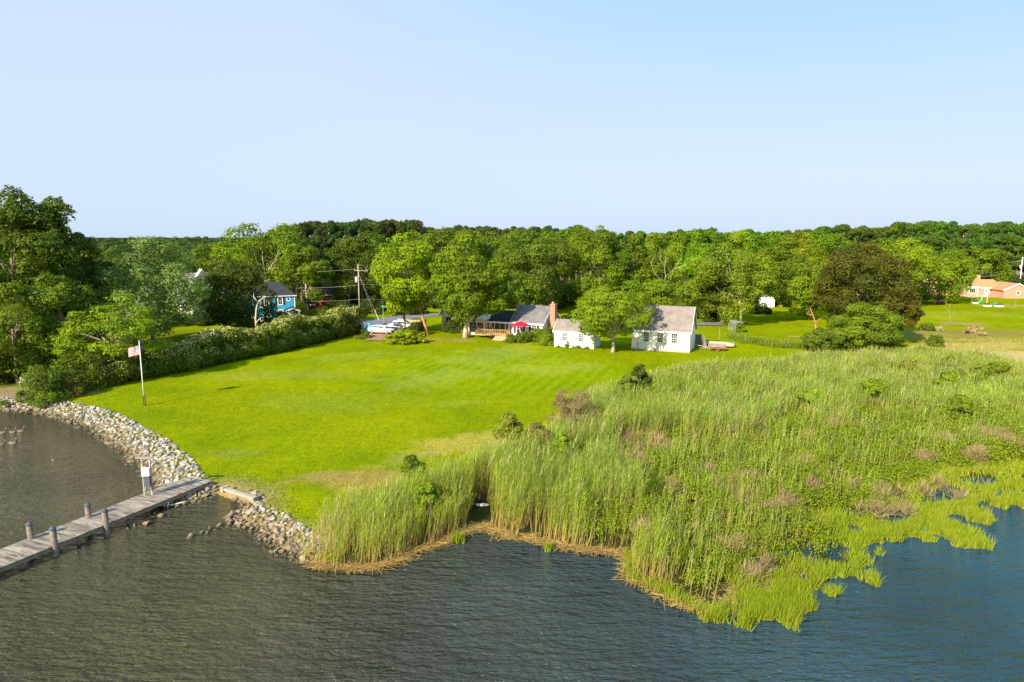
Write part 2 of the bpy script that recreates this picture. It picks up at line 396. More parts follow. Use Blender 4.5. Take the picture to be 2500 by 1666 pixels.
# ------------------------------------------------------------------ outlines of the land
SHORE_PX = [(0, 1005), (71, 1010), (126, 1020), (181, 1039), (221, 1056), (247, 1077), (295, 1106), (324, 1137), (350, 1160), (364, 1194), (378, 1212), (400, 1228), (431, 1236),
            (464, 1233), (500, 1220), (524, 1211), (560, 1226), (592, 1238), (572, 1252), (555, 1272), (552, 1288), (610, 1294), (634, 1321), (669, 1346), (700, 1360), (726, 1372),
            (754, 1382), (808, 1392), (893, 1394), (944, 1382), (978, 1369), (992, 1356), (1019, 1345), (1060, 1338), (1080, 1320), (1117, 1311), (1148, 1294), (1172, 1288), (1199, 1299),
            (1253, 1320), (1284, 1316), (1337, 1333), (1398, 1345), (1475, 1352), (1530, 1360), (1542, 1390), (1545, 1421), (1597, 1440), (1655, 1475), (1720, 1497), (1773, 1500), (1795, 1478),
            (1810, 1440), (1855, 1420), (1921, 1410), (1953, 1396), (2004, 1386), (2046, 1400), (2087, 1393), (2100, 1370), (2090, 1335), (2080, 1316), (2023, 1303), (2010, 1287), (2040, 1268), (2103, 1287),
            (2125, 1297), (2176, 1306), (2211, 1297), (2246, 1271), (2262, 1245), (2300, 1243), (2345, 1240), (2375, 1225), (2406, 1218), (2412, 1196), (2454, 1195), (2500, 1190)]
WZ = -0.5
sh = [P(x, y, WZ) for x, y in SHORE_PX]
shore = np.array([(-400, 86), (-150, 80), (-90, 74)] + sh + [(48, 48), (75, 47), (120, 40), (400, 30)])
water_poly = np.vstack([shore, [(400, -600), (-400, -600)]])
MARSH_TOP = [(742, 1300), (771, 1232), (808, 1215), (852, 1192), (937, 1178), (964, 1155), (1046, 1140), (1114, 1117), (1157, 1100), (1215, 1085), (1300, 1058), (1339, 1026), (1362, 1005), (1390, 965),
             (1419, 949), (1449, 928), (1508, 919), (1553, 910), (1598, 895), (1642, 883), (1708, 876), (1806, 877), (1895, 865), (1954, 856), (2002, 854), (2104, 847), (2181, 848), (2237, 835), (2298, 851), (2385, 854), (2500, 876)]
mtop = [P(x, y, 1.6) for x, y in MARSH_TOP]
marsh_poly = np.array([(-10.2, 36.2)] + mtop + [(110, 75), (110, 38), (75, 44), (48, 46)] + [tuple(p) for p in shore[3:-4][::-1] if p[0] > -12.3 and p[1] < 60])

def inside(poly, X, Y):
    r = np.zeros(X.shape, bool); n = len(poly); j = n - 1
    for i in range(n):
        xi, yi = poly[i]; xj, yj = poly[j]
        c = ((yi > Y) != (yj > Y)) & (X < (xj - xi) * (Y - yi) / (yj - yi + 1e-12) + xi)
        r ^= c; j = i
    return r
def dist_line(poly, X, Y, closed=False):
    d = np.full(X.shape, 1e9); n = len(poly)
    for i in range(n if closed else n - 1):
        a = poly[i]; b = poly[(i + 1) % n]; e = b - a; L = e @ e + 1e-12
        t = np.clip(((X - a[0]) * e[0] + (Y - a[1]) * e[1]) / L, 0, 1)
        d = np.minimum(d, np.hypot(X - a[0] - t * e[0], Y - a[1] - t * e[1]))
    return d
def sstep(a, b, x):
    t = np.clip((x - a) / (b - a), 0, 1); return t * t * (3 - 2 * t)
def vnoise(X, Y, s, seed=0):          # smooth value noise in 0..1
    rs = np.random.RandomState(seed); g = rs.rand(256, 256)
    x = X / s + 1000.37; y = Y / s + 1000.71
    xi = np.floor(x).astype(int); yi = np.floor(y).astype(int); fx = x - xi; fy = y - yi
    fx = fx * fx * (3 - 2 * fx); fy = fy * fy * (3 - 2 * fy)
    f = lambda a, b: g[a % 256, b % 256]
    return (f(xi, yi) * (1 - fx) + f(xi + 1, yi) * fx) * (1 - fy) + (f(xi, yi + 1) * (1 - fx) + f(xi + 1, yi + 1) * fx) * fy
def fbm(X, Y, s, seed=0): return (vnoise(X, Y, s, seed) + 0.5 * vnoise(X, Y, s / 2, seed + 1) + 0.25 * vnoise(X, Y, s / 4, seed + 2)) / 1.75

def height(X, Y):
    w = inside(water_poly, X, Y); ds = dist_line(shore, X, Y)
    sd = np.where(w, -ds, ds)
    m = inside(marsh_poly, X, Y); dm = np.where(m, dist_line(marsh_poly, X, Y, True), 0)
    dml = np.where(m, dist_line(np.array([(-10.2, 36.2)] + mtop + [(110, 75)]), X, Y), 0)
    h = WZ + (0.05 - WZ) * sstep(-0.2, 2.9, sd) - 0.05
    hm = (WZ + 0.1) * sstep(0, 4.0, dml)
    hm = np.minimum(hm, WZ + np.clip(sd, 0, 1) * 0.3 + 0.03)
    pool = m & (X / np.maximum(Y, 1) > .36) & (sd < 2.3) & (fbm(X, Y, 1.7, 33) > .50)
    hm = np.where(pool, WZ - .22, hm)
    h = np.where(m, hm, h)
    h = np.where(w, np.maximum(WZ - 0.06 + np.minimum(sd, 0) * 0.35, -2.6), h)
    h = h + np.where(~w & ~m, sstep(3, 8, sd) * (vnoise(X, Y, 7, 5) - 0.5) * 0.12, 0)
    return h, sd, m

# ------------------------------------------------------------------ ground sheet
gx = np.concatenate([[-4000, -2500, -1500, -900, -600, -420, -300, -220, -180], np.arange(-150, 150.1, 0.8), [180, 220, 300, 420, 600, 900, 1500, 2500, 4000]])
gy = np.concatenate([[-600, -300, -120, -40, 0, 10], np.arange(18, 120, 0.6), np.arange(120, 260, 1.5), [262, 270, 285, 300, 330, 380, 450, 600, 900, 1500, 2500, 5000]])
GX, GY = np.meshgrid(gx, gy, indexing='ij')
GZ, SD, MM = height(GX, GY)
lawn = np.array((0.215, 0.262, 0.003)); straw = np.array((0.40, 0.30, 0.11)); dirt = np.array((0.26, 0.16, 0.08)); mud = np.array((0.060, 0.058, 0.018)); sand = np.array((0.42, 0.27, 0.12))
C = np.tile(lawn, GX.shape + (1,)).reshape(GX.shape + (3,))
def blend(mask, col):
    global C
    C = C * (1 - mask[..., None]) + np.asarray(col) * mask[..., None]
def spot(px, py, rx, ry, col, amt=1.0, seed=3, rot=0.0, ragged=0.6):
    x, y = P(px, py, 0); c, s = math.cos(rot), math.sin(rot)
    u = ((GX - x) * c + (GY - y) * s) / rx; v = (-(GX - x) * s + (GY - y) * c) / ry
    r = np.hypot(u, v) + (fbm(GX, GY, max(1.2, min(rx, ry) * 0.6), seed) - 0.5) * 2 * ragged
    blend(amt * (1 - sstep(0.55, 1.15, r)), col)
blend(0.5 * sstep(0.45, 0.75, fbm(GX, GY, 14, 21)), (0.27, 0.30, 0.004))
blend(0.5 * sstep(0.5, 0.8, fbm(GX, GY, 9, 31)), (0.15, 0.215, 0.003))
blend(0.6 * sstep(0.5, 0.85, fbm(GX, GY * 0.6 + GX * 0.3, 3.0, 37)) * (GY < 140), (0.15, 0.21, 0.003))
mx0, my0 = P(1230, 905)
MOW = (1 - sstep(0.5, 1.15, np.hypot((GX - mx0) / 17, (GY - my0) / 18) + (fbm(GX, GY, 7, 9) - 0.5) * 1.1)) * .55
for (qx, qy, r1, r2, am) in ((1200, 872, 8, 5, .55), (1095, 915, 7, 4, .5), (1030, 938, 6, 3.5, .4), (1330, 898, 6, 4, .55), (1260, 850, 6, 2.5, .4), (1120, 985, 3, .8, .4), (900, 870, 9, 4, .25)):
    spot(qx, qy, r1, r2, (0.31, 0.35, 0.07), am * .75, int(qx), 0.4, 1.1)
spot(800, 985, 9, 5, (0.21, 0.265, 0.02), 0.6, 41); spot(690, 915, 10, 4, (0.24, 0.28, 0.05), 0.35, 42)
# bare and dry places
spot(830, 1165, 3.6, 1.3, (0.36, 0.25, 0.07), 0.9, 11, 0.15, 0.9); spot(910, 1175, 2.6, 1.6, (0.34, 0.23, 0.06), 0.8, 12, 0.1, 0.9); spot(770, 1163, 1.6, 0.5, (0.36, 0.24, 0.10), 0.7, 13)
spot(1130, 1085, 6.5, 2.6, (0.40, 0.33, 0.07), 0.85, 14, 0.5, 0.7); spot(1010, 1120, 4, 1.2, (0.34, 0.30, 0.05), 0.6, 15, 0.5)
spot(580, 1108, 2.5, 1.0, (0.22, 0.22, 0.05), 0.5, 16)
spot(1060, 830, 5, 2.2, (0.33, 0.22, 0.06), 0.7, 17); spot(1133, 832, 2.2, 1.4, (0.36, 0.25, 0.08), 0.9, 18)
spot(930, 822, 6.5, 2.6, (0.34, 0.19, 0.09), 0.95, 20, 0, 0.3); spot(1955, 822, 2.5, 0.9, (0.42, 0.32, 0.14), 0.8, 22)
# rough field on the right, golden hay behind the marsh
fx, fy = P(2520, 868)
blend(0.95 * (1 - sstep(0.5, 1.1, np.hypot((GX - fx - 6) / 22, (GY - fy) / 7.5) + (fbm(GX, GY, 5, 23) - 0.5) * 1.0)), (0.52, 0.40, 0.17))
spot(2350, 822, 14, 8, (0.33, 0.27, 0.06), 0.75, 24, 0, 0.9); spot(2450, 815, 18, 8, (0.26, 0.20, 0.055), 0.75, 25, 0, 0.9); spot(2400, 845, 12, 4, (0.42, 0.34, 0.12), 0.8, 26, 0, 0.9)
spot(2390, 768, 24, 7, (0.27, 0.30, 0.03), 0.5, 27, 0, 0.9); spot(2350, 790, 6, 3, (0.36, 0.24, 0.13), 0.7, 28, 0, 0.9)
spot(2480, 747, 10, 4, (0.40, 0.34, 0.12), 0.6, 29, 0, 0.9)
# grounds of the river edge
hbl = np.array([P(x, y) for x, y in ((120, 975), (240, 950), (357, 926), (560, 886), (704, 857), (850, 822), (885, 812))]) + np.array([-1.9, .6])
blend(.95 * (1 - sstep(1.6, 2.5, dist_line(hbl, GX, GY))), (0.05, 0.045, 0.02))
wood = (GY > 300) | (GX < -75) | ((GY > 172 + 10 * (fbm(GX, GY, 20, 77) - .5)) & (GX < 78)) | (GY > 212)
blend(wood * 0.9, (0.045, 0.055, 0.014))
blend(.7 * (1 - sstep(.6, 1.1, np.hypot((GX + 66) / 26, (GY - 96) / 30))) * (GX < -46), (0.05, 0.06, 0.015))
edge = (~MM) & (SD < 3.2) & (SD > 0); blend(edge * (0.75 * (1 - sstep(1.6, 3.2, SD + (fbm(GX, GY, 1.2, 51) - 0.5) * 2))), (0.22, 0.17, 0.10))
blend(((SD < 0.4) & ~MM) * 1.0, (0.10, 0.075, 0.035))
sx_, sy_ = P(560, 1222, WZ); blend(0.95 * (SD < .9) * (1 - sstep(1.2, 2.4, np.hypot((GX - sx_) * 0.8, GY - sy_))), (0.46, 0.29, 0.11))
px_, py_ = P(20, 958); blend(0.9 * (1 - sstep(2.5, 5.0, np.hypot((GX - px_) * 0.45, (GY - py_) * 1.2) + (fbm(GX, GY, 1.5, 52) - 0.5) * 2)), (0.30, 0.22, 0.14))
dml = dist_line(np.array([(-10.2, 36.2)] + mtop + [(110, 75)]), GX, GY)
blend(MM * sstep(0.2, 1.6, dml), mud)
blend((SD < -0.1) * 1.0, (0.05, 0.045, 0.02))
ny = len(gy); ii = np.arange(len(gx) - 1)[:, None] * ny + np.arange(ny - 1)[None]
Fq = np.stack([ii, ii + ny, ii + ny + 1, ii + 1], -1).reshape(-1, 4)
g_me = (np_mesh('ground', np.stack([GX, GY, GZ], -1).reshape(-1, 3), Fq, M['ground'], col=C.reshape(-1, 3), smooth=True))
at_ = g_me.attributes.new('mow', 'FLOAT', 'POINT'); at_.data.foreach_set('value', MOW.astype(np.float32).ravel())
g = link('ground', g_me)
tag(g, kind='structure')
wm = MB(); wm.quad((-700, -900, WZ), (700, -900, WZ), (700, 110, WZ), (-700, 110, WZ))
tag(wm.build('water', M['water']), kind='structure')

def gz(x, y): return float(height(np.array([x], float), np.array([y], float))[0][0])

# ------------------------------------------------------------------ road and parking
M['asphalt'] = plain('asphalt', (0.16, 0.16, 0.18), 0.9, 0.2, 0.8, bmp=0.3)
M['mulch'] = plain('mulch', (0.30, 0.17, 0.09), 0.95, 0.35, 2.0, bmp=0.5)
def sheet(name, pts, z, mat):
    m = MB(); m.add([(x, y, z) for x, y in pts], [tuple(range(len(pts)))]); return tag(m.build(name, mat), kind='structure')
sheet('road', [P(840, 797), P(905, 806), P(960, 797), P(1010, 779), P(1090, 770), P(1300, 765), P(1300, 760), P(1000, 768), P(900, 782), P(840, 786)], 0.10, M['asphalt'])
sheet('lane', [P(1690, 795), P(1765, 796), P(1765, 789), P(1690, 788)], 0.08, M['asphalt'])
sheet('driveway', [P(893, 832), P(962, 835), P(975, 815), P(905, 810)], 0.085, M['mulch'])

# ------------------------------------------------------------------ vegetation builders
def unit(v): return v / (np.linalg.norm(v, axis=1, keepdims=True) + 1e-9)
def cards(rs, pos, nrm, size, aspect=0.6):
    """rhombic leaf sprays: one quad each, facing nrm"""
    n = len(pos); r = unit(rs.randn(n, 3)); u = unit(np.cross(nrm, r)); v = np.cross(nrm, u)
    s = (size * rs.uniform(0.6, 1.3, n))[:, None]
    V = np.stack([pos - u * s * .5, pos - v * s * .5 * aspect + nrm * s * .08, pos + u * s * .5, pos + v * s * .5 * aspect + nrm * s * .08], 1).reshape(-1, 3)
    return V, np.arange(4 * n).reshape(-1, 4)
def crown_pts(rs, rx, ry, rz, nl, lr, n, shape, flat):
    nl = int(nl * 1.15); d = unit(rs.randn(nl, 3)); q = rs.uniform(0.25, 0.8, nl) ** 0.7
    q = np.where(rs.rand(nl) < .5, rs.uniform(.68, .86, nl), q); p = d * q[:, None]
    if shape == 'dome': p[:, 2] = np.where(p[:, 2] < 0, p[:, 2] * 0.55, p[:, 2])
    if shape == 'spread': p[:, 2] = 0.75 - 1.1 * (np.hypot(p[:, 0], p[:, 1])) ** 2 + rs.uniform(-0.75, 0.15, nl)
    if shape == 'cone':
        k = (p[:, 2] + 1) / 2; p[:, :2] *= (1.25 - 0.95 * k)[:, None]; 
    if shape == 'tall': p[:, :2] *= (1.1 - 0.35 * np.abs(p[:, 2]))[:, None]
    if shape == 'mound':
        p[:, 2] = np.abs(p[:, 2]) * 1.7 - 0.95; p[:, :2] *= np.sqrt(np.clip(1.25 - ((p[:, 2] + 1) / 2) ** 2, 0.1, 1.1))[:, None]
    cen = p * np.array([rx, ry, rz]); rad = min(rx, rz * 1.3) * lr * rs.uniform(0.65, 1.35, nl)
    if shape != 'mound' and nl < 100:
        out_ = rs.rand(nl) < .17; rad = np.where(out_, rad * .5, rad); cen = np.where(out_[:, None], cen * rs.uniform(1.03, 1.14, nl)[:, None], cen)
    if shape == 'spread': cen[:, 2] += 0.0
    k = rs.choice(nl, n, p=rad ** 2 / (rad ** 2).sum())
    out = unit(cen + 1e-3)
    dirs = unit(rs.randn(n, 3) + out[k] * 0.8 + np.array([0, 0, 0.35]))
    # knobbly lobes: radius wobbles with direction
    wob = 1 + 0.22 * np.sin(dirs[:, 0] * 7 + k * 1.7) * np.sin(dirs[:, 1] * 8 + k) + 0.12 * np.sin(dirs[:, 2] * 11 + k * 2.3)
    pos = cen[k] + dirs * (rad[k] * wob * rs.uniform(0.72, 1.06, n) ** 0.8)[:, None] * np.array([1, 1, flat])
    return pos, dirs, k, cen, rad
def crown_mesh(seed, rx, ry, rz, n=12000, ls=0.34, nl=38, lr=0.30, shape='round', flat=0.8, jitter=0.7, mat='leaf', asp=0.6):
    rs = np.random.RandomState(seed)
    pos, dirs, k, cen, rad = crown_pts(rs, rx, ry, rz, nl, lr, n, shape, flat); nl = len(cen)
    nrm = unit(dirs + rs.randn(n, 3) * jitter * 0.6 + np.array([0, 0, 0.25]))
    V, Fc = cards(rs, pos, nrm, np.full(n, ls), asp)
    lob = rs.rand(nl)
    rnd = np.clip(0.5 + (lob[k] - 0.5) * 0.5 + rs.randn(n) * 0.2, 0, 1)
    return np_mesh('crown', V, Fc, M[mat], rnd=rnd), cen, rad
def skeleton(rs, h0, zc, cen, r0, nlimb, fork=0.45, lean=(0, 0), twig=True, trunk_top=None):
    """trunk and limbs that reach out to the leaf lobes"""
    mb = MB(); zf = h0
    pts = []; top = trunk_top or zc
    for i in range(7):
        t = i / 6; pts.append((lean[0] * t + 0.12 * r0 * math.sin(5 * t + rs.rand()), lean[1] * t + 0.1 * r0 * math.cos(4 * t), top * t - 0.15))
    rad = [r0 * (1.5 if i == 0 else 1.0 - 0.62 * i / 6) for i in range(7)]
    mb.tube(pts, rad, 9)
    idx = rs.choice(len(cen), min(nlimb, len(cen)), replace=False)
    for j in idx:
        c = Vector(cen[j]) + Vector((0, 0, zc)); t = rs.uniform(fork, 0.9)
        a = Vector(pts[0]).lerp(Vector(pts[-1]), t); a = Vector((lean[0] * t, lean[1] * t, top * t))
        if c.z < a.z + 0.3: t = max(0.25, fork * 0.8); a = Vector((lean[0] * t, lean[1] * t, top * t))
        m = a.lerp(c, 0.45) + Vector((rs.uniform(-.4, .4), rs.uniform(-.4, .4), -0.08 * (c - a).length + rs.uniform(0, .8)))
        r1 = r0 * rs.uniform(0.22, 0.42)
        mb.tube([a, a.lerp(m, 0.5) + Vector((0, 0, 0.1)), m, m.lerp(c, 0.6), c], [r1, r1 * .8, r1 * .62, r1 * .42, r1 * .18], 6)
        if twig:
            for _ in range(3):
                e = m + Vector((rs.uniform(-1.6, 1.6), rs.uniform(-1.6, 1.6), rs.uniform(0.2, 1.8)))
                mb.tube([m, m.lerp(e, 0.5) + Vector((0, 0, .15)), e], [r1 * .35, r1 * .25, r1 * .08], 4)
    return mb
def color(o, c): o.color = (*c, 1)
GAIN = 1.65
G_LIGHT = (0.125, 0.19, 0.01); G_MID = (0.085, 0.145, 0.01); G_DARK = (0.05, 0.1, 0.012); G_SILVER = (0.115, 0.17, 0.055); G_OLIVE = (0.15, 0.16, 0.02)
G_BROWN = (0.072, 0.076, 0.012); G_PINE = (0.05, 0.078, 0.018); G_YEL = (0.15, 0.215, 0.012)
def warm(t): return (max(t[0], .68 * t[1]), t[1], t[2])
def tree(label, px, top, hw, d, bottom, tint, seed, shape='round', n=12000, ls=0.36, nl=38, lr=0.30, depth=1.0, bark='bark', r0=None, lean=(0, 0), name='tree', cat='tree', group=None, nlimb=14,
         flat=0.8, mat='leaf', trunk_px=None, fork=0.45, asp=0.6, jitter=0.7):
    """px,top,hw,bottom: where the crown stands in the picture; d: how far away it stands"""
    x, _, zt = AT(px, top, d); zb = max(0.3, AT(px, bottom, d)[2]); rx = hw / F0 * d; rz = (zt - zb) / 2 / 1.0
    bx = AT(trunk_px, top, d)[0] if trunk_px else x
    base = gz(bx, d)
    root = empty(name, (bx, d, base)); root['label'] = label; root['category'] = cat
    if group: root['group'] = group
    me, cen, rad = crown_mesh(seed, rx, rx * depth, rz, n, ls, nl, lr, shape, flat, jitter, mat, asp)
    zc = (zt + zb) / 2 - base
    c = link('crown', me, root, (x - bx, 0, zc)); color(c, warm(tuple(v * GAIN for v in tint)))
    rs = np.random.RandomState(seed + 500); cen = cen + np.array([x - bx, 0, 0])
    r0 = r0 or (0.10 + 0.013 * (zt - base))
    skeleton(rs, 0, zc, cen, r0, nlimb, fork, (lean[0] + (x - bx) * 0.6, lean[1])).build('trunk', M[bark], root, smooth=True)
    return root
def copy_tree(src, label, px, top, hw, d, h_src, r_src, tint=None, rz=0.0, group=None, base_z=0.0):
    x, _, zt = AT(px, top, d); c = src.copy(); COL.objects.link(c)
    c.location = (x, d, base_z); s = (zt - base_z) / h_src; w = hw / F0 * d / r_src
    c.scale = (w, w, s); c.rotation_euler = (0, 0, rz); c['label'] = label
    if group: c['group'] = group
    for ch in src.children:
        k = ch.copy(); COL.objects.link(k); k.parent = c
        if tint and k.name.startswith('crown'): k.color = (*tint, 1)
    return c
def shrub(label, px, base_py, w_px, h_px, tint, seed, n=2500, ls=0.2, name='shrub', cat='shrub', nl=16, lr=0.42, group=None, depth=1.0, mat='leaf', twigs=False, z0=None, flat=0.8, base_drop=0.0, jitter=0.7, asp=0.6, shape='mound'):
    z = 0.0 if z0 is None else z0
    x, y = P(px, base_py, z); d = y; rx = w_px / 2 / F0 * d; H = h_px / F0 * d * 1.02
    y += rx * depth * 0.8
    root = empty(name, (x * y / d, y, z - base_drop)); root['label'] = label; root['category'] = cat
    if group: root['group'] = group
    lrad = 0.2 * rx
    me, cen, rad = crown_mesh(seed, rx * 1.02, rx * depth * 1.0, max(0.15, H / 2 * 0.96), n, ls, nl, lr, shape, flat, jitter, mat, asp)
    c = link('foliage', me, root, (0, 0, H / 2 + base_drop)); color(c, warm(tuple(v * 1.55 for v in tint)))
    rs = np.random.RandomState(seed + 9); mb = MB()
    for j in range(7):
        t = cen[rs.randint(len(cen))]
        mb.tube([(0, 0, 0), (t[0] * .4, t[1] * .4, (t[2] + H / 2) * .5), (t[0], t[1], t[2] + H / 2 + base_drop)], [0.05, 0.035, 0.012], 5)
    mb.build('stem', M['bark'], root)
    return root
def dead_tree(label, pts_px, d, name='dead_tree', mat='dead_wood', r=0.25, seed=1, twigs=3, group=None):
    """bare branches: list of polylines, the first one the trunk"""
    x0, y0, z0 = AT(*pts_px[0][0], d); base = gz(x0, d)
    root = empty(name, (x0, d, base)); root['label'] = label; root['category'] = 'tree'
    rs = np.random.RandomState(seed)
    for i, line in enumerate(pts_px):
        mb = MB(); p = []
        for k, (a, b) in enumerate(line):
            X, Y, Z = AT(a, b, d); p.append(Vector((X - x0, (0 if i == 0 else rs.uniform(-.5, .5) * k), Z - base)))
        if i == 0: p.insert(0, Vector((p[0].x, 0, -0.2)))
        rr = r if i == 0 else r * 0.5
        n = len(p); mb.tube(p, [rr * (1 - 0.8 * k / max(1, n - 1)) for k in range(n)], 7)
        for q in range(twigs):
            a = p[rs.randint(max(0, n // 2), n)]; e = a + Vector((rs.uniform(-1, 1), rs.uniform(-1, 1), rs.uniform(0.1, 1.2))) * (r * 5)
            mb.tube([a, a.lerp(e, .5) + Vector((0, 0, r * .5)), e], [rr * .22, rr * .15, rr * .04], 4)
        mb.build('trunk' if i == 0 else 'branch', M[mat], root, smooth=True)
    return root
# ------------------------------------------------------------------ buildings
def root_at(name, label, cat, px, py, yaw, z=None, d=None):
    x, y = P(px, py, 0) if d is None else AT(px, py, d)[:2]
    z = gz(x, y) if z is None else z
    r = empty(name, (x, y, z), R(yaw)); r['label'] = label; r['category'] = cat; return r
def window(root, x, z, w, h, y=0.0, face='front', cols=2, rows=3, frame=0.09, fmat='trim', name='window', label=None, W=None, shutters=None):
    """glass pane standing 2 cm proud of the wall with casing and glazing bars as its sub-part"""
    pm = MB(); fm = MB(); s = -1
    pm.box(x, y - 0.03, z, x + w, y + 0.02, z + h)
    f = frame; o = y - 0.07
    fm.box(x - f, o, z - f, x, y + .01, z + h + f); fm.box(x + w, o, z - f, x + w + f, y + .01, z + h + f)
    fm.box(x, o, z - f, x + w, y + .01, z); fm.box(x, o, z + h, x + w, y + .01, z + h + f)
    b = 0.035
    for i in range(1, cols): cx = x + w * i / cols; fm.box(cx - b / 2, o + .02, z, cx + b / 2, y - .031, z + h)
    for i in range(1, rows):
        cz = z + h * i / rows; bb = b * (1.8 if i == rows // 2 and rows > 2 else 1)
        for c in range(cols): fm.box(x + w * c / cols + (b / 2 if c else 0), o + .024, cz - bb / 2, x + w * (c + 1) / cols - (b / 2 if c < cols - 1 else 0), y - .031, cz + bb / 2)
    if face == 'right':            # wall at x = y-value given, running back along +y
        for m in (pm, fm): m.v = [(W + (y - vy), vx, vz) for vx, vy, vz in m.v]
    p = pm.build(name, M['glass'], root)
    if label: p['label'] = label
    fm.build('frame', M[fmat], p)
    if shutters:
        for sx in (x - f - 0.42, x + w + f + 0.02):
            m = MB(); m.box(sx, o + .01, z - .05, sx + 0.40, y + .01, z + h + .05); m.build('shutter', M[shutters], root)
    return p
def gable(root, W, D, ev, rg, wall='siding_white', roof='roof_gray', oh=0.3, ridge_at=0.5, back_drop=0.0, trim='trim', th=0.14, base=None, x0=0.0, y0=0.0, side='x'):
    """gabled block; ridge runs along local x"""
    yr = D * ridge_at; m = MB(); s1 = (rg - ev) / yr; s2 = (rg - ev + back_drop) / (D - yr)
    m.prism_x([(y0, 0), (y0 + D, 0), (y0 + D, ev - back_drop), (y0 + yr, rg), (y0, ev)], x0, x0 + W)
    w = m.build('wall', M[wall], root)
    m = MB(); a = (y0 - oh, ev - oh * s1 + .02); b = (y0 + yr, rg + .02); c = (y0 + D + oh, ev - back_drop - oh * s2 + .02)
    m.prism_x([a, b, c, (c[0], c[1] + th), (b[0], b[1] + th * 1.15), (a[0], a[1] + th)], x0 - oh, x0 + W + oh)
    r = m.build('roof', M[roof], root)
    m = MB(); m.box(x0 - oh, a[0] - .05, a[1] - 0.14, x0 + W + oh, a[0] - .003, a[1] + th - .02)
    for xx in (x0 - oh - .045, x0 + W + oh + .003):       # rake boards
        m.prism_x([(a[0], a[1] - .12), (b[0], b[1] - .12), (c[0], c[1] - .12), (c[0], c[1] + th - .02), (b[0], b[1] + th * 1.1 - .02), (a[0], a[1] + th - .02)], xx, xx + .042)
    for xx in (x0 - .012, x0 + W - .10): m.box(xx, y0 - .02, 0, xx + .112, y0 - .001, ev - .06)
    m.build('trim', M[trim], r)
    if base:
        m = MB(); m.box(x0 - .05, y0 - .05, -0.3, x0 + W + .05, y0 + D + .05, 0.16); m.build('foundation', M[base], root)
    return w, r

def ang(a, b): return math.degrees(math.atan2(b[1] - a[1], b[0] - a[0]))
# --- garage
ga, gb = P(1542, 853), P(1683, 862); gyaw = ang(ga, gb); gW = math.dist(ga, gb)
rt = root_at('garage', 'large white clapboard garage with steep gray roof and three small windows in a row', 'garage', 1542, 853, gyaw, 0.0)
gable(rt, gW, 5.6, 3.15, 6.35, 'siding_white', 'roof_gray', 0.22, 0.47, 0.1, base='concrete')
for k, u in enumerate((0.25, 0.493, 0.735)): window(rt, gW * u - .38, 1.35, 0.78, 1.35, cols=3, rows=4, frame=0.06, fmat='siding_white')
m = MB(); m.box(gW + .01, 5.75, .02, gW + .9, 5.85, 2.0); m.build('side_gate', M['fence_wood'], rt)
m = MB(); m.box(0.75, -.06, 0.1, .80, -.01, 1.7); m.box(1.0, -.06, .1, 1.05, -.01, 1.7); m.build('conduit', M['hull'], rt)
# --- shed
sa, sb = P(1353, 846), P(1449, 853); syaw = ang(sa, sb); sW = math.dist(sa, sb)
rt = root_at('garden_shed', 'small white shed with gray roof and central ladder trellis beside the round hedge', 'shed', 1353, 846, syaw, 0.0)
gable(rt, sW, 3.3, 2.5, 3.95, 'siding_plain', 'roof_gray', 0.18, 0.5)
for u in (0.275, 0.68): window(rt, sW * u - .33, 1.05, 0.68, 1.3, cols=3, rows=4, frame=0.05)
m = MB()
for xx in (-0.14, .14): m.bar((sW * .485 + xx, -.1, 0), (sW * .485 + xx, -.1, 1.8), .05)
for k in range(7): m.bar((sW * .485 - .14, -.1, .2 + k * .25), (sW * .485 + .14, -.1, .2 + k * .25), .05)
t_ = m.build('trellis', M['hull'], rt); t_['label'] = 'narrow cream ladder trellis on the shed front'
# --- main house
hx, hy = P(1249, 822)
hyaw = -24
rt = root_at('ranch_house', 'single storey cream and white house with gray roofs and a tall brick chimney', 'house', 1249, 822, hyaw, 0.0)
# right wing
gable(rt, 5.6, 8.0, 2.5, 4.9, 'siding_plain', 'roof_slate', 0.3, 0.5)
window(rt, 1.0, 0.75, 1.5, 1.25, cols=3, rows=2, frame=.12, shutters=None)
window(rt, 3.7, 0.95, 0.8, 1.15, cols=2, rows=4, frame=.12, shutters='maroon')
m = MB(); m.box(.42, -.08, .7, .8, -.01, 2.1); m.build('shutter', M['maroon'], rt)
# chimney on the gable end
m = MB(); m.prism([(5.95, 0), (7.15, 0), (7.15, 2.2), (6.95, 3.2), (6.95, 5.35), (6.15, 5.35), (6.15, 3.2), (5.95, 2.2)], 2.2, 3.3)
m.box(6.08, 2.12, 5.35, 7.02, 3.38, 5.6); m.box(6.3, 2.45, 5.6, 6.65, 2.9, 5.95); m.build('chimney', M['brick'], rt)
# middle block
gable(rt, 3.9, 6.0, 2.45, 3.9, 'brick_cream', 'roof_dark', 0.3, 0.5, x0=-4.25, y0=0.1)
p_ = window(rt, -3.15, 0.2, 1.9, 2.0, y=.1, cols=2, rows=1, frame=.12, name='sliding_door', label='wide glazed sliding door onto the deck', shutters='maroon')
# left block, flat eave
m = MB(); m.box(-8.5, -0.9, 0, -4.56, 5, 2.75); m.build('wall', M['brick_cream'], rt)
m = MB(); m.box(-8.75, -1.2, 2.75, -4.3, 5.2, 2.95); r_ = m.build('roof', M['trim'], rt)
window(rt, -7.55, 0.45, 1.35, 1.75, y=-.9, cols=3, rows=3, frame=.12); window(rt, -6.0, 0.45, 1.1, 1.75, y=-.9, cols=3, rows=3, frame=.12)
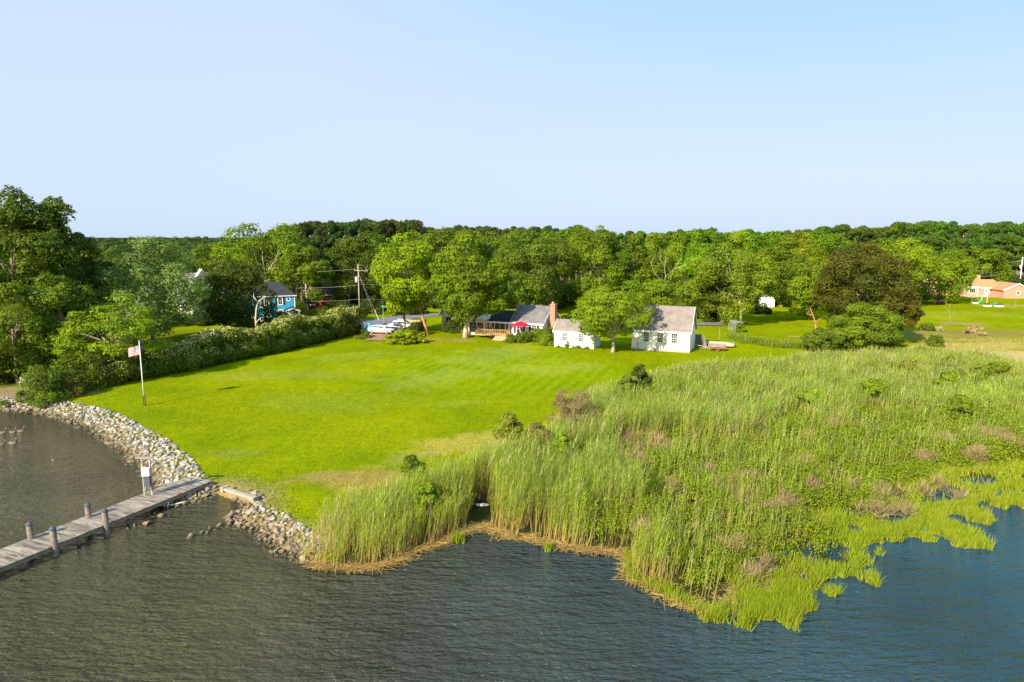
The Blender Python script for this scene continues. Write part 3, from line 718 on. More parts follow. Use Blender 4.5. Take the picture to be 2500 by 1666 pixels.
# tall cream block behind the tree
gable(rt, 7.5, 7.0, 3.1, 5.6, 'siding_cream', 'roof_slate', 0.3, 0.5, x0=-14.5, y0=1.6)
window(rt, -13.6, 1.0, 1.0, 1.5, y=1.6, cols=2, rows=2); window(rt, -10.4, 1.0, 1.0, 1.5, y=1.6, cols=2, rows=2)
# deck with railing
dk = root_at('wooden_deck', 'new yellow timber deck with baluster railing in front of the sliding door', 'deck', 1162, 825, -20, 0.0)
m = MB(); m.box(0, 0, .45, 5.4, 3.2, .6); m.build('platform', M['new_wood'], dk)
for (a, b) in (((0, 0), (2.8, -.5)), ((2.8, -.5), (5.4, 0)), ((5.4, 0), (5.4, 1.0)), ((0, 0), (-.2, 2.9)), ((0, 2.9), (1.8, 3.1))):
    m = MB(); n = max(3, int(math.dist(a, b) / .28))
    m.bar((*a, 1.55), (*b, 1.55), .12, .06); m.bar((*a, .72), (*b, .72), .06)
    for i in range(n + 1):
        t = i / n; x = a[0] + (b[0] - a[0]) * t; y = a[1] + (b[1] - a[1]) * t; w = .12 if i in (0, n) else .05
        m.bar((x, y, .0 if i in (0, n) else .7), (x, y, 1.52), w)
    m.build('railing', M['new_wood'], dk)
m = MB()
for k in range(4): m.box(3.6, -1.8 + k * .42, 0.02, 6.0, -1.4 + k * .42, .12 + k * .12)
m.build('steps', M['fence_light'], dk)
# patio umbrella and furniture
def umbrella():
    r = root_at('patio_umbrella', 'open red patio umbrella on a white pole in front of the house', 'umbrella', 1271, 829, 0, 0.0)
    m = MB(); m.tube([(0, 0, 0), (0, 0, 3.05)], [.035, .03], 8); m.build('pole', M['trim'], r)
    m = MB(); n = 8; ring = []
    vs = [(0, 0, 3.05)]; q = 1.45
    for k in range(n): a = 2 * PI * k / n; vs.append((.75 * math.cos(a), .75 * math.sin(a), 2.78))
    for k in range(n): a = 2 * PI * k / n; vs.append((q * math.cos(a), q * math.sin(a), 2.42))
    for k in range(n): a = 2 * PI * k / n; vs.append((q * 1.005 * math.cos(a), q * 1.005 * math.sin(a), 2.28))
    f = [(0, 1 + k, 1 + (k + 1) % n) for k in range(n)]
    for b0 in (1, 1 + n): f += [(b0 + k, b0 + n + k, b0 + n + (k + 1) % n, b0 + (k + 1) % n) for k in range(n)]
    m.add(vs, f); o = m.build('canopy', M['red_cloth'], r)
    s = o.modifiers.new('s', 'SOLIDIFY'); s.thickness = .02
    m = MB(); m.tube([(0, 0, 0), (0, 0, .12)], [.28, .25], 12); m.build('base', M['black'], r)
umbrella()
def patio_chair(name, label, px, py, mat, rz=0, back=.55, group=None, z=0.0):
    r = root_at(name, label, 'chair', px, py, rz, z)
    if group: r['group'] = group
    m = MB(); m.box(-.3, -.3, .4, .3, .3, .48); m.build('seat', M[mat], r)
    m = MB(); m.box(-.3, .3, .42, .3, .38, .48 + back); m.build('backrest', M[mat], r)
    for sx in (-.27, .23):
        for sy in (-.27, .3):
            m = MB(); m.box(sx, sy, 0, sx + .05, sy + .05, .4); m.build('leg', M['black'], r)
patio_chair('patio_chair', 'lime green cushioned chair beside the red umbrella', 1282, 826, 'lime_cloth', 200)
for (px, py, rz, lb) in ((1194, 816, 160, 'dark metal chair at the back of the wooden deck'), (1200, 818, 210, 'dark metal chair beside the sliding door on the deck')):
    patio_chair('deck_chair', lb, px, py, 'black', rz, z=.6)
def table():
    r = root_at('patio_table', 'pale round table below the red umbrella', 'table', 1264, 832, 0, 0.0)
    m = MB(); m.tube([(0, 0, .7), (0, 0, .74)], [.6, .6], 20); m.build('tabletop', M['hull'], r)
    m = MB(); m.tube([(0, 0, 0), (0, 0, .7)], [.06, .06], 8); m.build('leg', M['black'], r)
table()
# fences
def fence(name, label, a, b, h, mat, pitch=2.4, z0=0.0):
    r = empty(name, (a[0], a[1], z0), math.atan2(b[1] - a[1], b[0] - a[0])); r['label'] = label; r['category'] = 'fence'
    L = math.dist(a, b); n = max(1, round(L / pitch))
    for i in range(n):
        m = MB(); m.box(L * i / n + .07, -.02, .08, L * (i + 1) / n - .07, .02, h); m.bar((L * i / n + .07, .05, .4), (L * (i + 1) / n - .07, .05, .4), .05, .09); m.bar((L * i / n + .07, .05, h - .3), (L * (i + 1) / n - .07, .05, h - .3), .05, .09)
        m.build('panel', M[mat], r)
    for i in range(n + 1):
        m = MB(); m.box(L * i / n - .06, -.06, -.2, L * i / n + .06, .06, h + .08); m.build('post', M[mat], r)
    return r
f0, f1, f2 = P(956, 829), P(1006, 814), P(1040, 800)
fence('board_fence', 'dark weathered board fence in front of the parked cars', f0, (f1[0], f1[1]), 1.35, 'fence_wood')
fence('board_fence', 'dark weathered board fence behind the leaning maple trunk', f1, f2, 1.5, 'fence_wood')
fence('board_fence', 'pale new board fence behind the parked cars', P(972, 796), P(1040, 803), 1.4, 'fence_light')
fence('board_fence', 'gray board fence between the brick chimney and the small shed', P(1345, 818), P(1400, 820), 1.9, 'gray_wood')
# --- blue house
bx = AT(722, 760, 141)
rt = empty('blue_house', (AT(721, 760, 141)[0], 141, 0), R(21)); rt['label'] = 'bright blue two storey house with dark roof and white trimmed windows'; rt['category'] = 'house'
m = MB(); m.box(-8.2, 0, 0, 0, 7.0, 4.75); m.build('wall', M['siding_blue'], rt)
m = MB(); m.add([(-8.5, -.35, 4.77), (.35, -.35, 4.77), (.35, 7.35, 4.77), (-8.5, 7.35, 4.77), (-8.5, 3.5, 7.35), (-2.7, 3.5, 7.35)], [(0, 3, 2, 1), (0, 1, 5, 4), (1, 2, 5), (2, 3, 4, 5), (3, 0, 4)]); r_ = m.build('roof', M['roof_dark'], rt)
m = MB(); m.box(-8.5, -.37, 4.62, .37, -.30, 4.765); m.box(-.1, -.03, 0, .03, -.002, 4.6); m.build('trim', M['trim'], r_)
for xx in (-3.25, -5.9):
    window(rt, xx, 2.95, .75, 1.45, cols=2, rows=2, frame=.14, shutters='black'); window(rt, xx, 0.5, .75, 1.25, cols=2, rows=2, frame=.14)
m = MB(); m.tube([(-1.25, -.03, 4.0), (-1.25, .02, 4.0)], [.26, .26], 16); p_ = m.build('oval_window', M['glass'], rt)
m = MB(); m.tube([(-1.25, -.02, 4.0), (-1.25, .015, 4.0)], [.42, .42], 16); m.build('frame', M['trim'], p_)
# porch
m = MB(); m.prism([(-2.2, 1.75), (-.65, 2.35), (.9, 1.75), (.9, 1.9), (-.65, 2.52), (-2.2, 1.9)], -2.0, -.01); m.build('porch_roof', M['roof_dark'], rt)
m = MB(); m.prism([(-2.2, 1.73), (-.65, 2.33), (.9, 1.73), (.9, 1.56), (-.65, 2.1), (-2.2, 1.56)], -2.08, -2.003); m.build('porch_gable', M['trim'], rt)
for xx in (-1.9, .6):
    m = MB(); m.box(xx - .09, -1.95, -.1, xx + .09, -1.77, 1.66); m.build('porch_post', M['trim'], rt)
m = MB(); m.box(-1.45, -.06, 0, -.3, .0, 1.7); m.build('front_door', M['trim'], rt)
# long low wing
gable(rt, 10.5, 6.0, 2.2, 3.6, 'siding_blue', 'roof_dark', 0.25, 0.5, x0=-18.9, y0=.6)
for xx in (-17.5, -14.6, -11.2): window(rt, xx, .85, 1.3, .95, y=.6, cols=3, rows=2, frame=.14)
# --- white house
x_, y_, _ = AT(493, 700, 150)
rt = empty('white_house', (x_, y_, 0), R(30)); rt['label'] = 'white gabled house mostly hidden between the silvery tree and the dark round tree'; rt['category'] = 'house'
gable(rt, 9.0, 8.0, 5.4, 8.6, 'siding_plain', 'roof_gray', 0.35, 0.5, x0=-4.5)
m = MB(); m.prism([(-1.7, 5.0), (1.7, 5.0), (1.7, 6.8), (0, 9.3), (-1.7, 6.8)], -1.0, 1.5); m.build('dormer', M['siding_plain'], rt)
m = MB(); m.prism([(-2.05, 6.5), (0, 9.5), (2.05, 6.5), (2.05, 6.72), (0, 9.75), (-2.05, 6.72)], -1.4, 2.4); m.build('dormer_roof', M['trim'], rt)
for xx in (-3.4, -.5, 2.3): window(rt, xx, 1.0, 1.0, 1.5); window(rt, xx, 3.6, 1.0, 1.3, y=-.0) if abs(xx + .5) > .1 else window(rt, xx, 5.6, 1.0, 1.3, y=-1.0)
# --- red barn like house behind trees
x_, y_, _ = AT(745, 760, 158)
rt = empty('red_house', (x_, y_, 0), R(16)); rt['label'] = 'dark red wooden house half hidden behind trees right of the blue house'; rt['category'] = 'house'
gable(rt, 10, 7, 3.4, 6.0, 'siding_red', 'roof_dark', 0.3, 0.5)
window(rt, 1.3, 1.1, 1.1, 1.6, cols=2, rows=2, frame=.14); window(rt, 6.3, 1.1, 1.1, 1.6, cols=2, rows=2, frame=.14)
# --- brick ranch house on the right
rt = root_at('brick_house', 'low orange brick house with tan roof, white door and brick chimney', 'house', 2353, 725, -3, 0.0)
gable(rt, 3.6, 8.0, 2.9, 4.6, 'brick_pale', 'roof_orange', 0.3, 0.5)
gable(rt, 6.2, 6.6, 2.6, 4.45, 'brick_pale', 'roof_orange', 0.3, 0.5, x0=3.62, y0=.8)
gable(rt, 8.5, 6.6, 2.6, 4.9, 'brick_pale', 'roof_orange', 0.3, 0.5, x0=-8.9, y0=2.2)
window(rt, 1.4, 1.15, 1.5, 1.2, cols=3, rows=1, frame=.14); window(rt, 7.2, 1.2, .9, 1.1, y=.8, cols=1, rows=3, frame=.14); window(rt, -6, 1.2, 1.2, 1.1, y=2.2, cols=2, rows=1, frame=.14)
m = MB(); m.box(5.9, .72, .05, 6.75, .79, 2.2); d_ = m.build('front_door', M['trim'], rt)
m = MB(); m.box(6.15, .69, 1.1, 6.5, .715, 2.0); m.build('door_glass', M['glass'], d_)
m = MB(); m.box(5.2, 3.4, 4.2, 6.0, 4.3, 5.9); m.build('chimney', M['brick_pale'], rt)
m = MB(); m.box(-.5, -1.6, .02, 10, -.06, .12); m.build('patio', M['concrete'], rt)
for xx in (3.0, 4.9):
    m = MB(); m.box(xx, -1.2, .12, xx + .1, -1.1, 2.6); m.build('porch_post', M['trim'], rt)
rt = root_at('brick_garage', 'brick outbuilding with white trimmed gable and one small window at right edge', 'garage', 2449, 729, -2, 0.0)
m = MB(); m.prism([(0, 0), (7.4, 0), (7.4, 2.3), (3.7, 3.9), (0, 2.3)], 0, 8); m.build('wall', M['brick_pale'], rt)
m = MB(); m.prism([(-.4, 2.15), (3.7, 3.93), (7.8, 2.15), (7.8, 2.33), (3.7, 4.12), (-.4, 2.33)], -.3, 8.3); r_ = m.build('roof', M['roof_orange'], rt)
m = MB(); m.prism([(-.4, 1.98), (3.7, 3.76), (7.8, 1.98), (7.8, 2.3), (3.7, 4.08), (-.4, 2.3)], -.36, -.304); m.build('trim', M['trim'], r_)
window(rt, 3.5, 1.1, .7, .8, cols=1, rows=2, frame=.12)
# gray house farther right, small house behind
rt = root_at('gray_house', 'pale gray house behind the brick outbuilding at right edge', 'house', 2447, 712, -8, 0.0, d=232)
gable(rt, 9.5, 8, 3.3, 6.3, 'siding_gray', 'roof_slate', 0.3, 0.5, x0=.2)
gable(rt, 5.0, 6, 4.8, 7.5, 'siding_plain', 'roof_gray', 0.3, 0.5, x0=8.0, y0=-3)
for xx in (1.2, 3.7): window(rt, xx, 1.3, 1.0, 1.3)
rt = root_at('back_house', 'pale house with many windows glimpsed through trees behind the yellow steps', 'house', 1893, 722, -6, 0.0, d=172)
gable(rt, 8.5, 6, 5.3, 7.4, 'siding_gray', 'roof_slate', 0.3, 0.5)
for xx in (1.0, 3.2, 5.4): window(rt, xx, 2.9, 1.3, 1.7, cols=1, rows=1, frame=.14)
m = MB()
m.bar((.5, -2.2, 2.4), (5.5, -2.2, 2.4), 1.6, .15)
for xx in (.5, 2.9, 5.5): m.bar((xx, -2.9, 0), (xx, -2.9, 3.3), .14)
m.build('balcony', M['trim'], rt)
rt = root_at('wooden_stairs', 'yellow timber stair flight climbing to the pale house behind the trees', 'stairs', 1905, 741, -6, 0.0, d=164)
m = MB()
for k in range(10): m.bar((k * .36, 0, .2 + k * .24), (k * .36 + .34, 0, .2 + k * .24), 1.1, .08)
m.build('steps', M['new_wood'], rt)
for yy in (-.6, .6):
    m = MB(); m.bar((0, yy, 1.0), (3.6, yy, 3.5), .08, .12); m.bar((0, yy, .1), (3.6, yy, 2.5), .08, .25); m.bar((3.6, yy, 0), (3.6, yy, 3.5), .14); m.bar((0, yy, 0), (0, yy, 1.0), .14)
    m.build('handrail', M['new_wood'], rt)
rt = root_at('domed_shed', 'low rounded white shed by the yellow stairs', 'shed', 1854, 750, -4, 0.0)
m = MB(); W_ = 3.5; m.prism([(0, 0), (W_, 0), (W_, 1.5), (W_ * .86, 2.1), (W_ * .62, 2.5), (W_ * .38, 2.5), (W_ * .14, 2.1), (0, 1.5)], 0, 3.2); m.build('wall', M['trim'], rt)
m = MB(); m.prism([(-.1, 1.45), (0, 1.5), (W_ * .14, 2.13), (W_ * .38, 2.53), (W_ * .62, 2.53), (W_ * .86, 2.13), (W_, 1.5), (W_ + .1, 1.45), (W_ * .88, 2.25), (W_ * .64, 2.68), (W_ * .36, 2.68), (W_ * .12, 2.25)], -.15, 3.3); m.build('roof', M['siding_plain'], rt)
# little pink outhouse and wood pile
rt = root_at('outhouse', 'tiny pink gabled shed behind the log pile', 'shed', 2289, 740, -2, 0.0)
m = MB(); m.prism([(0, 0), (1.6, 0), (1.6, 1.45), (.8, 2.0), (0, 1.45)], 0, 1.6); m.build('wall', M['siding_pink'], rt)
m = MB(); m.prism([(-.2, 1.3), (.8, 2.0), (1.8, 1.3), (1.8, 1.45), (.8, 2.16), (-.2, 1.45)], -.2, 1.8); r_ = m.build('roof', M['trim'], rt)
rt = root_at('log_pile', 'rack of split brown logs between pale posts in front of the pink shed', 'log pile', 2282, 744, -2, 0.0)
rs = np.random.RandomState(3); m = MB()
for i in range(15):
    for j in range(4):
        x = .25 + i * .16; z = .12 + j * .17
        m.tube([(x + rs.uniform(-.03, .03), -.25, z), (x, .35, z)], [.08, .08], 6)
m.build('logs', M['rust'], rt)
for xx in (0, 2.65):
    m = MB(); m.box(xx - .09, -.1, 0, xx + .09, .1, 1.15); m.build('post', M['hull'], rt)
# vegetable beds
for k, (px, py, w, lb, mt) in enumerate(((2383, 742, 1.0, 'small white raised bed at the left end of the vegetable garden', 'trim'), (2412, 749, 1.6, 'long white raised bed at the front of the vegetable garden', 'trim'), (2440, 750, 1.7, 'white raised bed at the right end of the vegetable garden', 'trim'))):
    r = root_at('raised_bed', lb, 'planter', px - w * 4.6, py, -3, 0.0); r['group'] = 'raised beds of the vegetable garden'
    m = MB(); m.box(0, 0, 0, w, .8, .35); m.build('box', M[mt], r)
    V, Fc = cards(rs, np.stack([rs.uniform(0, w, 120), rs.uniform(0, .8, 120), rs.uniform(.35, .8, 120)], 1), unit(rs.randn(120, 3)), np.full(120, .22))
    c = link('plants', np_mesh('plants', V, Fc, M['leaf'], rnd=rs.rand(120)), r); color(c, G_MID)
for px, py, lb in ((2392, 741, 'green tub beside a white pole in the vegetable garden'), (2430, 746, 'green tub between two white raised beds')):
    r = root_at('garden_tub', lb, 'tub', px, py, 0, 0.0)
    m = MB(); m.tube([(0, 0, 0), (0, 0, .7)], [.4, .5], 14); m.build('tub', M['teal'], r, smooth=True)
for px, py, h, lb in ((2372, 738, 1.6, 'thin white pole at the left of the vegetable garden'), (2396, 739, 2.0, 'thin white pole beside the green tub'), (2409, 740, 1.9, 'thin white pole behind the long raised bed')):
    r = root_at('garden_pole', lb, 'pole', px, py, 0, 0.0); m = MB(); m.tube([(0, 0, 0), (0, 0, h)], [.05, .05], 6); m.build('pole', M['trim'], r)
for px, py, h, lb in ((2342, 742, 1.1, 'short pale stake in the grass right of the pink shed'), (2479, 748, 1.5, 'thin gray field stake right of the raised beds'), (1756, 829, 1.9, 'thin gray post in the lawn behind the boat')):
    r = root_at('stake', lb, 'post', px, py, 0, 0.0); m = MB(); m.tube([(0, 0, 0), (0, 0, h)], [.045, .04], 6); m.build('post', M['gray_wood'], r)

# --- utility poles and lines
def pole(name, label, px, d, top, mat='pole_wood', arm=True, r=.13):
    x, y, z = AT(px, top, d); rt = empty(name, (x, y, 0)); rt['label'] = label; rt['category'] = 'utility pole'
    m = MB(); m.tube([(0, 0, -.2), (0, 0, z)], [r, r * .75], 10); m.build('pole', M[mat], rt, smooth=True)
    if arm:
        m = MB(); m.bar((-.8, 0, z - 1.15), (1.9, 0, z - 1.3), .08, .10); m.build('crossarm', M['pole_wood'], rt)
        m = MB(); m.tube([(.1, 0, z - .1), (1.1, 0, z - .2), (1.85, 0, z - 1.2)], [.02] * 3, 5); m.tube([(-.7, 0, z - 1.1), (-.7, 0, z - .85)], [.05, .03], 6); m.tube([(1.8, 0, z - 1.3), (1.8, 0, z - 1.05)], [.05, .03], 6); m.build('insulator', M['metal'], rt)
        m = MB(); m.tube([(-.42, -.1, z - 3.6), (-.42, -.1, z - 2.5)], [.25, .25], 12); m.build('transformer', M['trim'], rt, smooth=True)
    return x, y, z
ux, uy, uz = pole('utility_pole', 'tall wooden utility pole with crossarm and white transformer behind the hedge', 874, 138, 646)
for (dx_, w0) in ((3.4, .016), (4.0, .016)):
    m = MB(); m.tube([(ux + .1, uy, uz - 2.0), (ux + dx_, uy - 1, 0.2)], [w0, w0], 5)
    o = m.build('guy_wire', M['wire']); tag(o, 'slanting guy wire anchoring the utility pole, %s one' % ('left' if dx_ < 3.7 else 'right'), 'wire')
m = MB(); m.tube([(ux + 3.25, uy - 1, 2.2), (ux + 4.05, uy - 1, 0)], [.04, .05], 6)
tag(m.build('guy_guard', M['trim']), 'white sleeve around the foot of the guy wire', 'wire guard')
def cable(label, a, b, sag, w=.02, name='power_line'):
    m = MB(); p = []
    for i in range(13):
        t = i / 12; p.append((a[0] + (b[0] - a[0]) * t, a[1] + (b[1] - a[1]) * t, a[2] + (b[2] - a[2]) * t - 4 * sag * t * (1 - t)))
    m.tube(p, [w] * 13, 5); tag(m.build(name, M['wire']), label, 'power line')
A = (ux - .7, uy, uz - .9); B = (ux + 1.8, uy, uz - 1.1)
cable('top overhead wire running left from the utility pole', A, (ux - 42, uy + 30, uz - .5), 1.4); cable('top overhead wire running right from the utility pole', B, (ux + 62, uy + 45, uz - 1), 1.2)
cable('middle overhead wire running left from the utility pole', (ux, uy, uz - 4.1), (ux - 42, uy + 30, uz - 4.3), 1.5); cable('middle overhead wire running right from the utility pole', (ux, uy, uz - 4.0), (ux + 62, uy + 45, uz - 4.4), 1.3)
cable('lowest overhead wire running left from the utility pole', (ux, uy, uz - 7.0), (ux - 42, uy + 30, uz - 6.8), 1.6); cable('lowest overhead wire running right from the utility pole', (ux, uy, uz - 7.0), (ux + 62, uy + 45, uz - 7.3), 1.3)
qx, qy, qz = pole('utility_pole', 'white utility pole at the far right edge behind the brick outbuilding', 2497, 215, 628, 'trim')
cable('long overhead wire crossing above the brick house chimney', (qx, qy, qz - 4.2), AT(2300, 678, 200), .8, .045); cable('upper overhead wire above the brick house', (qx, qy, qz - 1.0), AT(2290, 650, 225), .8, .03)
# street sign
x_, y_ = P(936, 788); r = empty('street_sign', (x_, y_, 0)); r['label'] = 'green street name sign on a thin pole beyond the parked cars'; r['category'] = 'sign'
m = MB(); m.tube([(0, 0, 0), (0, 0, 3.3)], [.045, .04], 6); m.build('pole', M['metal'], r)
m = MB(); m.box(-.35, -.02, 3.1, .42, .02, 3.35); m.build('sign_plate', M['sign_green'], r)

# --- cars
def car(label, px, py, yaw, paintm, kind='hatch', name='parked_car', z=.1, L=4.4):
    r = root_at(name, label, 'car', px, py, yaw, z)
    hw = .86
    if kind == 'hatch': prof = [(-2.2, .55, .80, .0), (-2.1, .38, .98, .0), (-1.7, .26, 1.05, .26), (-.9, .24, 1.0, .43), (.1, .24, .96, .50), (.9, .24, .92, .28), (1.45, .25, .88, .0), (1.95, .30, .74, .0), (2.2, .42, .58, .0)]
    else: prof = [(-2.3, .55, .85, .0), (-2.2, .38, 1.0, .35), (-1.8, .28, 1.05, .58), (-.9, .26, 1.03, .64), (.2, .26, 1.0, .60), (1.0, .26, .98, .1), (1.6, .27, .94, .0), (2.1, .32, .84, .0), (2.3, .45, .65, .0)]
    V = []; Fc = []
    n = 12
    for (x, zb, zt, rf) in prof:
        w = hw * (1 - .10 * (abs(x) / 2.2) ** 3); tw = w * .74 if rf > .05 else w * .9; th = zt + rf if rf > .05 else zt + .03
        ring = [(-w * .85, zb), (-w, zb + .15), (-w, zt - .12), (-w * .94, zt), (-tw, th - .04 if rf > .05 else th), (-tw * .5, th + .03), (tw * .5, th + .03), (tw, th - .04 if rf > .05 else th), (w * .94, zt), (w, zt - .12), (w, zb + .15), (w * .85, zb)]
        V += [(x, a, b) for a, b in ring]
    for i in range(len(prof) - 1):
        for k in range(n): Fc.append((i * n + k, i * n + (k + 1) % n, (i + 1) * n + (k + 1) % n, (i + 1) * n + k))
    Fc.append(tuple(reversed(range(n)))); Fc.append(tuple((len(prof) - 1) * n + k for k in range(n)))
    m = MB(); m.add(V, Fc); m.build('body', M[paintm], r, smooth=False, bevel=.03)
    # side and end glass, a few mm proud
    for s in (-1, 1):
        m = MB()
        ch = [i for i, p in enumerate(prof) if p[3] > .05]
        for a, b in zip(ch[:-1], ch[1:]):
            q = []
            for i, tt in ((a, .12), (b, .12), (b, .86), (a, .86)):
                x, zb, zt, rf = prof[i]; w = hw * (1 - .10 * (abs(x) / 2.2) ** 3)
                ww = w * .94 + (w * .74 - w * .94) * tt; q.append((x * .985, s * (ww + .012), zt + rf * tt - .04 * tt))
            m.quad(*q) if s < 0 else m.quad(*q[::-1])
        m.build('side_window', M['glass'], r)
    ch = [i for i, p in enumerate(prof) if p[3] > .05]
    for (i0, i1, nm) in ((ch[-1], ch[-1] + 1, 'windscreen'), (ch[0], ch[0] - 1, 'rear_window')):
        if kind != 'hatch' and nm == 'windscreen': i0, i1 = ch[-2], ch[-1] 
        p0, p1 = prof[i0], prof[i1]; w0 = hw * .68; w1 = hw * .78; z0 = p0[2] + max(p0[3], .03) + .045; z1 = p1[2] + max(p1[3], .03) + .045
        m = MB(); m.add([(p0[0], -w0, z0), (p0[0], w0, z0), (p1[0], w1, z1), (p1[0], -w1, z1)], [(0, 1, 2, 3)]); m.build(nm, M['glass'], r)
    for x in (-1.35, 1.35):
        for s in (-1, 1):
            m = MB(); m.tube([(x, s * .70, .32), (x, s * .88, .32)], [.32, .32], 18); t_ = m.build('wheel', M['tyre'], r)
            m = MB(); m.tube([(x, s * .86, .32), (x, s * .895, .32)], [.2, .2], 14); m.build('rim', M['rim'], t_)
    for s in (-1, 1):
        m = MB(); m.box(1.95, s * .62 - .14, .62, 2.16, s * .62 + .14, .76); m.build('headlight', M['lamp_glass'], r)
        m = MB(); m.box(.78, s * .93 - .1, .93, .95, s * .93 + .06, 1.08); m.build('wing_mirror', M[paintm], r)
car('white hatchback nearest the hedge beside the board fence', 931, 815.5, -14, 'car_white')
car('dark sedan parked between the two pale cars', 962, 809, -12, 'car_dark')
car('silver white estate car farthest back beside the pale fence', 988, 806, -10, 'car_silver', 'suv')
# aqua covered thing at hedge end
r = root_at('covered_kayak', 'bright blue tarpaulin covered object standing behind the white hatchback', 'tarpaulin', 900, 814, 0, .08)
m = MB(); m.prism([(-.75, 0), (.55, 0), (.62, 1.1), (.3, 1.65), (-.25, 1.6), (-.5, .9)], -.3, .4); m.build('tarpaulin', M['aqua'], r, bevel=.06)

# --- boat, trailer, planks
r = root_at('rowboat', 'upturned beige rowboat lying in the grass behind the rusty trailer', 'boat', 1758, 846, -30, 0.0)
V = []; Fc = []; n = 9; st = [(-2.35, .1, .25), (-2.1, .35, .42), (-1.4, .62, .5), (0, .75, .52), (1.4, .72, .50), (2.2, .64, .46)]
for x, w, h in st:
    for k in range(n):
        a = PI * k / (n - 1); V.append((x, -w * math.cos(a), .25 + h * math.sin(a) ** .75))
for i in range(len(st) - 1):
    for k in range(n - 1): Fc.append((i * n + k, (i + 1) * n + k, (i + 1) * n + k + 1, i * n + k + 1))
Fc.append(tuple(range(n))); Fc.append(tuple(reversed(range((len(st) - 1) * n, len(st) * n))))
m = MB(); m.add(V, Fc); m.build('hull', M['hull'], r, smooth=True)
m = MB()
for s in (-1, 1): m.tube([(x, s * (w + .03), .24) for x, w, h in st], [.05] * len(st), 5)
m.build('gunwale', M['fascia_wood'], r)
r = root_at('utility_trailer', 'small red utility trailer stacked with weathered boards', 'trailer', 1751, 857, -14, 0.0)
m = MB(); m.box(-1.25, -.55, .44, 1.25, .55, .56); m.build('bed', M['red_metal'], r)
m = MB()
for k in range(4):
    for j in range(5): m.box(-1.3 + .07 * ((k * 3 + j) % 3), -.5 + j * .2, .63 + k * .11, 1.2 - .09 * ((k + j) % 4), -.33 + j * .2, .72 + k * .11)
m.build('boards', M['gray_wood'], r)
for s in (-.7, .6):
    m = MB(); m.tube([(0, s, .27), (0, s + .12, .27)], [.28, .28], 14); m.build('wheel', M['rust'], r)
m = MB(); m.bar((-1.25, 0, .5), (-3.2, .3, .75), .08); m.build('drawbar', M['hull'], r)
r = root_at('leaning_planks', 'bundle of gray planks leaning on the right end of the garage', 'planks', 1709, 852, gyaw, 0.0)
rs = np.random.RandomState(4)
for k in range(6):
    m = MB(); m.bar((.5 + k * .12, rs.uniform(-.2, .5), 0), (-.05 + k * .1, .2 + rs.uniform(-.2, .5), 2.3 + rs.uniform(-.4, .2)), .14, .05); m.build('plank', M['gray_wood'], r)
m = MB()
for k in range(9): a = rs.uniform(0, PI); x0, y0 = rs.uniform(.2, 1.8), rs.uniform(-1.3, .2); m.bar((x0, y0, .05 + .02 * k), (x0 + .8 * math.cos(a), y0 + .5 * math.sin(a), .06 + .02 * k), .07, .03)
m.build('offcuts', M['dead_wood'], r)
r = root_at('wire_cage', 'rounded pale lattice frame in the reeds beside the lawn', 'trellis', 1795, 812, 10, 0.0)
m = MB()
for k in range(6):
    y = k * .5; m.tube([(0, y, 0), (0, y, 1.3), (.35, y, 1.75), (1.0, y, 1.85), (1.5, y, 1.6)], [.03] * 5, 5)
for (xx, zz) in ((0, .5), (0, 1.0), (0, 1.3), (.35, 1.75), (1.0, 1.85)): m.tube([(xx, 0, zz), (xx, 2.5, zz)], [.025] * 2, 5)
m.build('lattice', M['metal'], r)

# --- flagpole
fx_, fy_ = P(353, 992); r = empty('flagpole', (fx_, fy_, gz(fx_, fy_))); r['label'] = 'tall white flagpole with dark base standing on the lawn near the rocks'; r['category'] = 'flagpole'
fh = AT(343, 835, fy_)[2]
m = MB(); m.tube([(0, 0, 1.0), (0, 0, fh)], [.055, .04], 8); m.build('pole', M['trim'], r, smooth=True)
m = MB(); m.box(-.09, -.06, -.1, -.045, .06, 1.15); m.box(.07, -.06, -.1, .13, .06, 1.15); m.build('base', M['rust'], r)
m = MB(); m.tube([(0, 0, fh), (0, 0, fh + .06), (0, 0, fh + .14)], [.05, .08, .03], 8); m.build('finial', M['hull'], r)
def flagmat():
    m, t, b = nodes('flag'); uv = t.nodes.new('ShaderNodeAttribute'); uv.attribute_name = 'Col'
    t.links.new(uv.outputs['Color'], b.inputs['Base Color']); b.inputs['Roughness'].default_value = .7; return m
V = []; Cc = []; Fc = []; nu, nv = 38, 26; fl, fw = 1.25, 0.95
def flagcol(u, v):
    if u < .4 and v > 6 / 13:
        gx_, gy_ = (u / .4 * 11) % 1 - .5, ((v - 6 / 13) / (7 / 13) * 9) % 1 - .5
        i, j = int(u / .4 * 11), int((v - 6 / 13) / (7 / 13) * 9)
        return (.5, .5, .52) if (i + j) % 2 == 0 and 0 < i < 10 else (.02, .025, .10)
    return (.36, .02, .035) if int((1 - v) * 13) % 2 == 0 else (.58, .56, .54)
for i in range(nu):
    for j in range(nv):
        for (a, c) in ((0, 0), (1, 0), (1, 1), (0, 1)):
            u, v = (i + a) / nu, (j + c) / nv
            V.append((-u * fl * .93, .10 * math.sin(u * 7 + v * 1.5) * u, -.35 - (1 - v) * fw - .34 * u - .05 * math.sin(u * 6) * u))
            Cc.append(flagcol((i + .5) / nu, (j + .5) / nv))
flagm = np_mesh('flag', V, np.arange(len(V)).reshape(-1, 4), flagmat(), col=np.array(Cc))
f_ = link('flag', flagm, None, (fx_ - .05, fy_, gz(fx_, fy_) + fh)); tag(f_, 'red white and blue stars and stripes flag blowing left from the pole', 'flag')

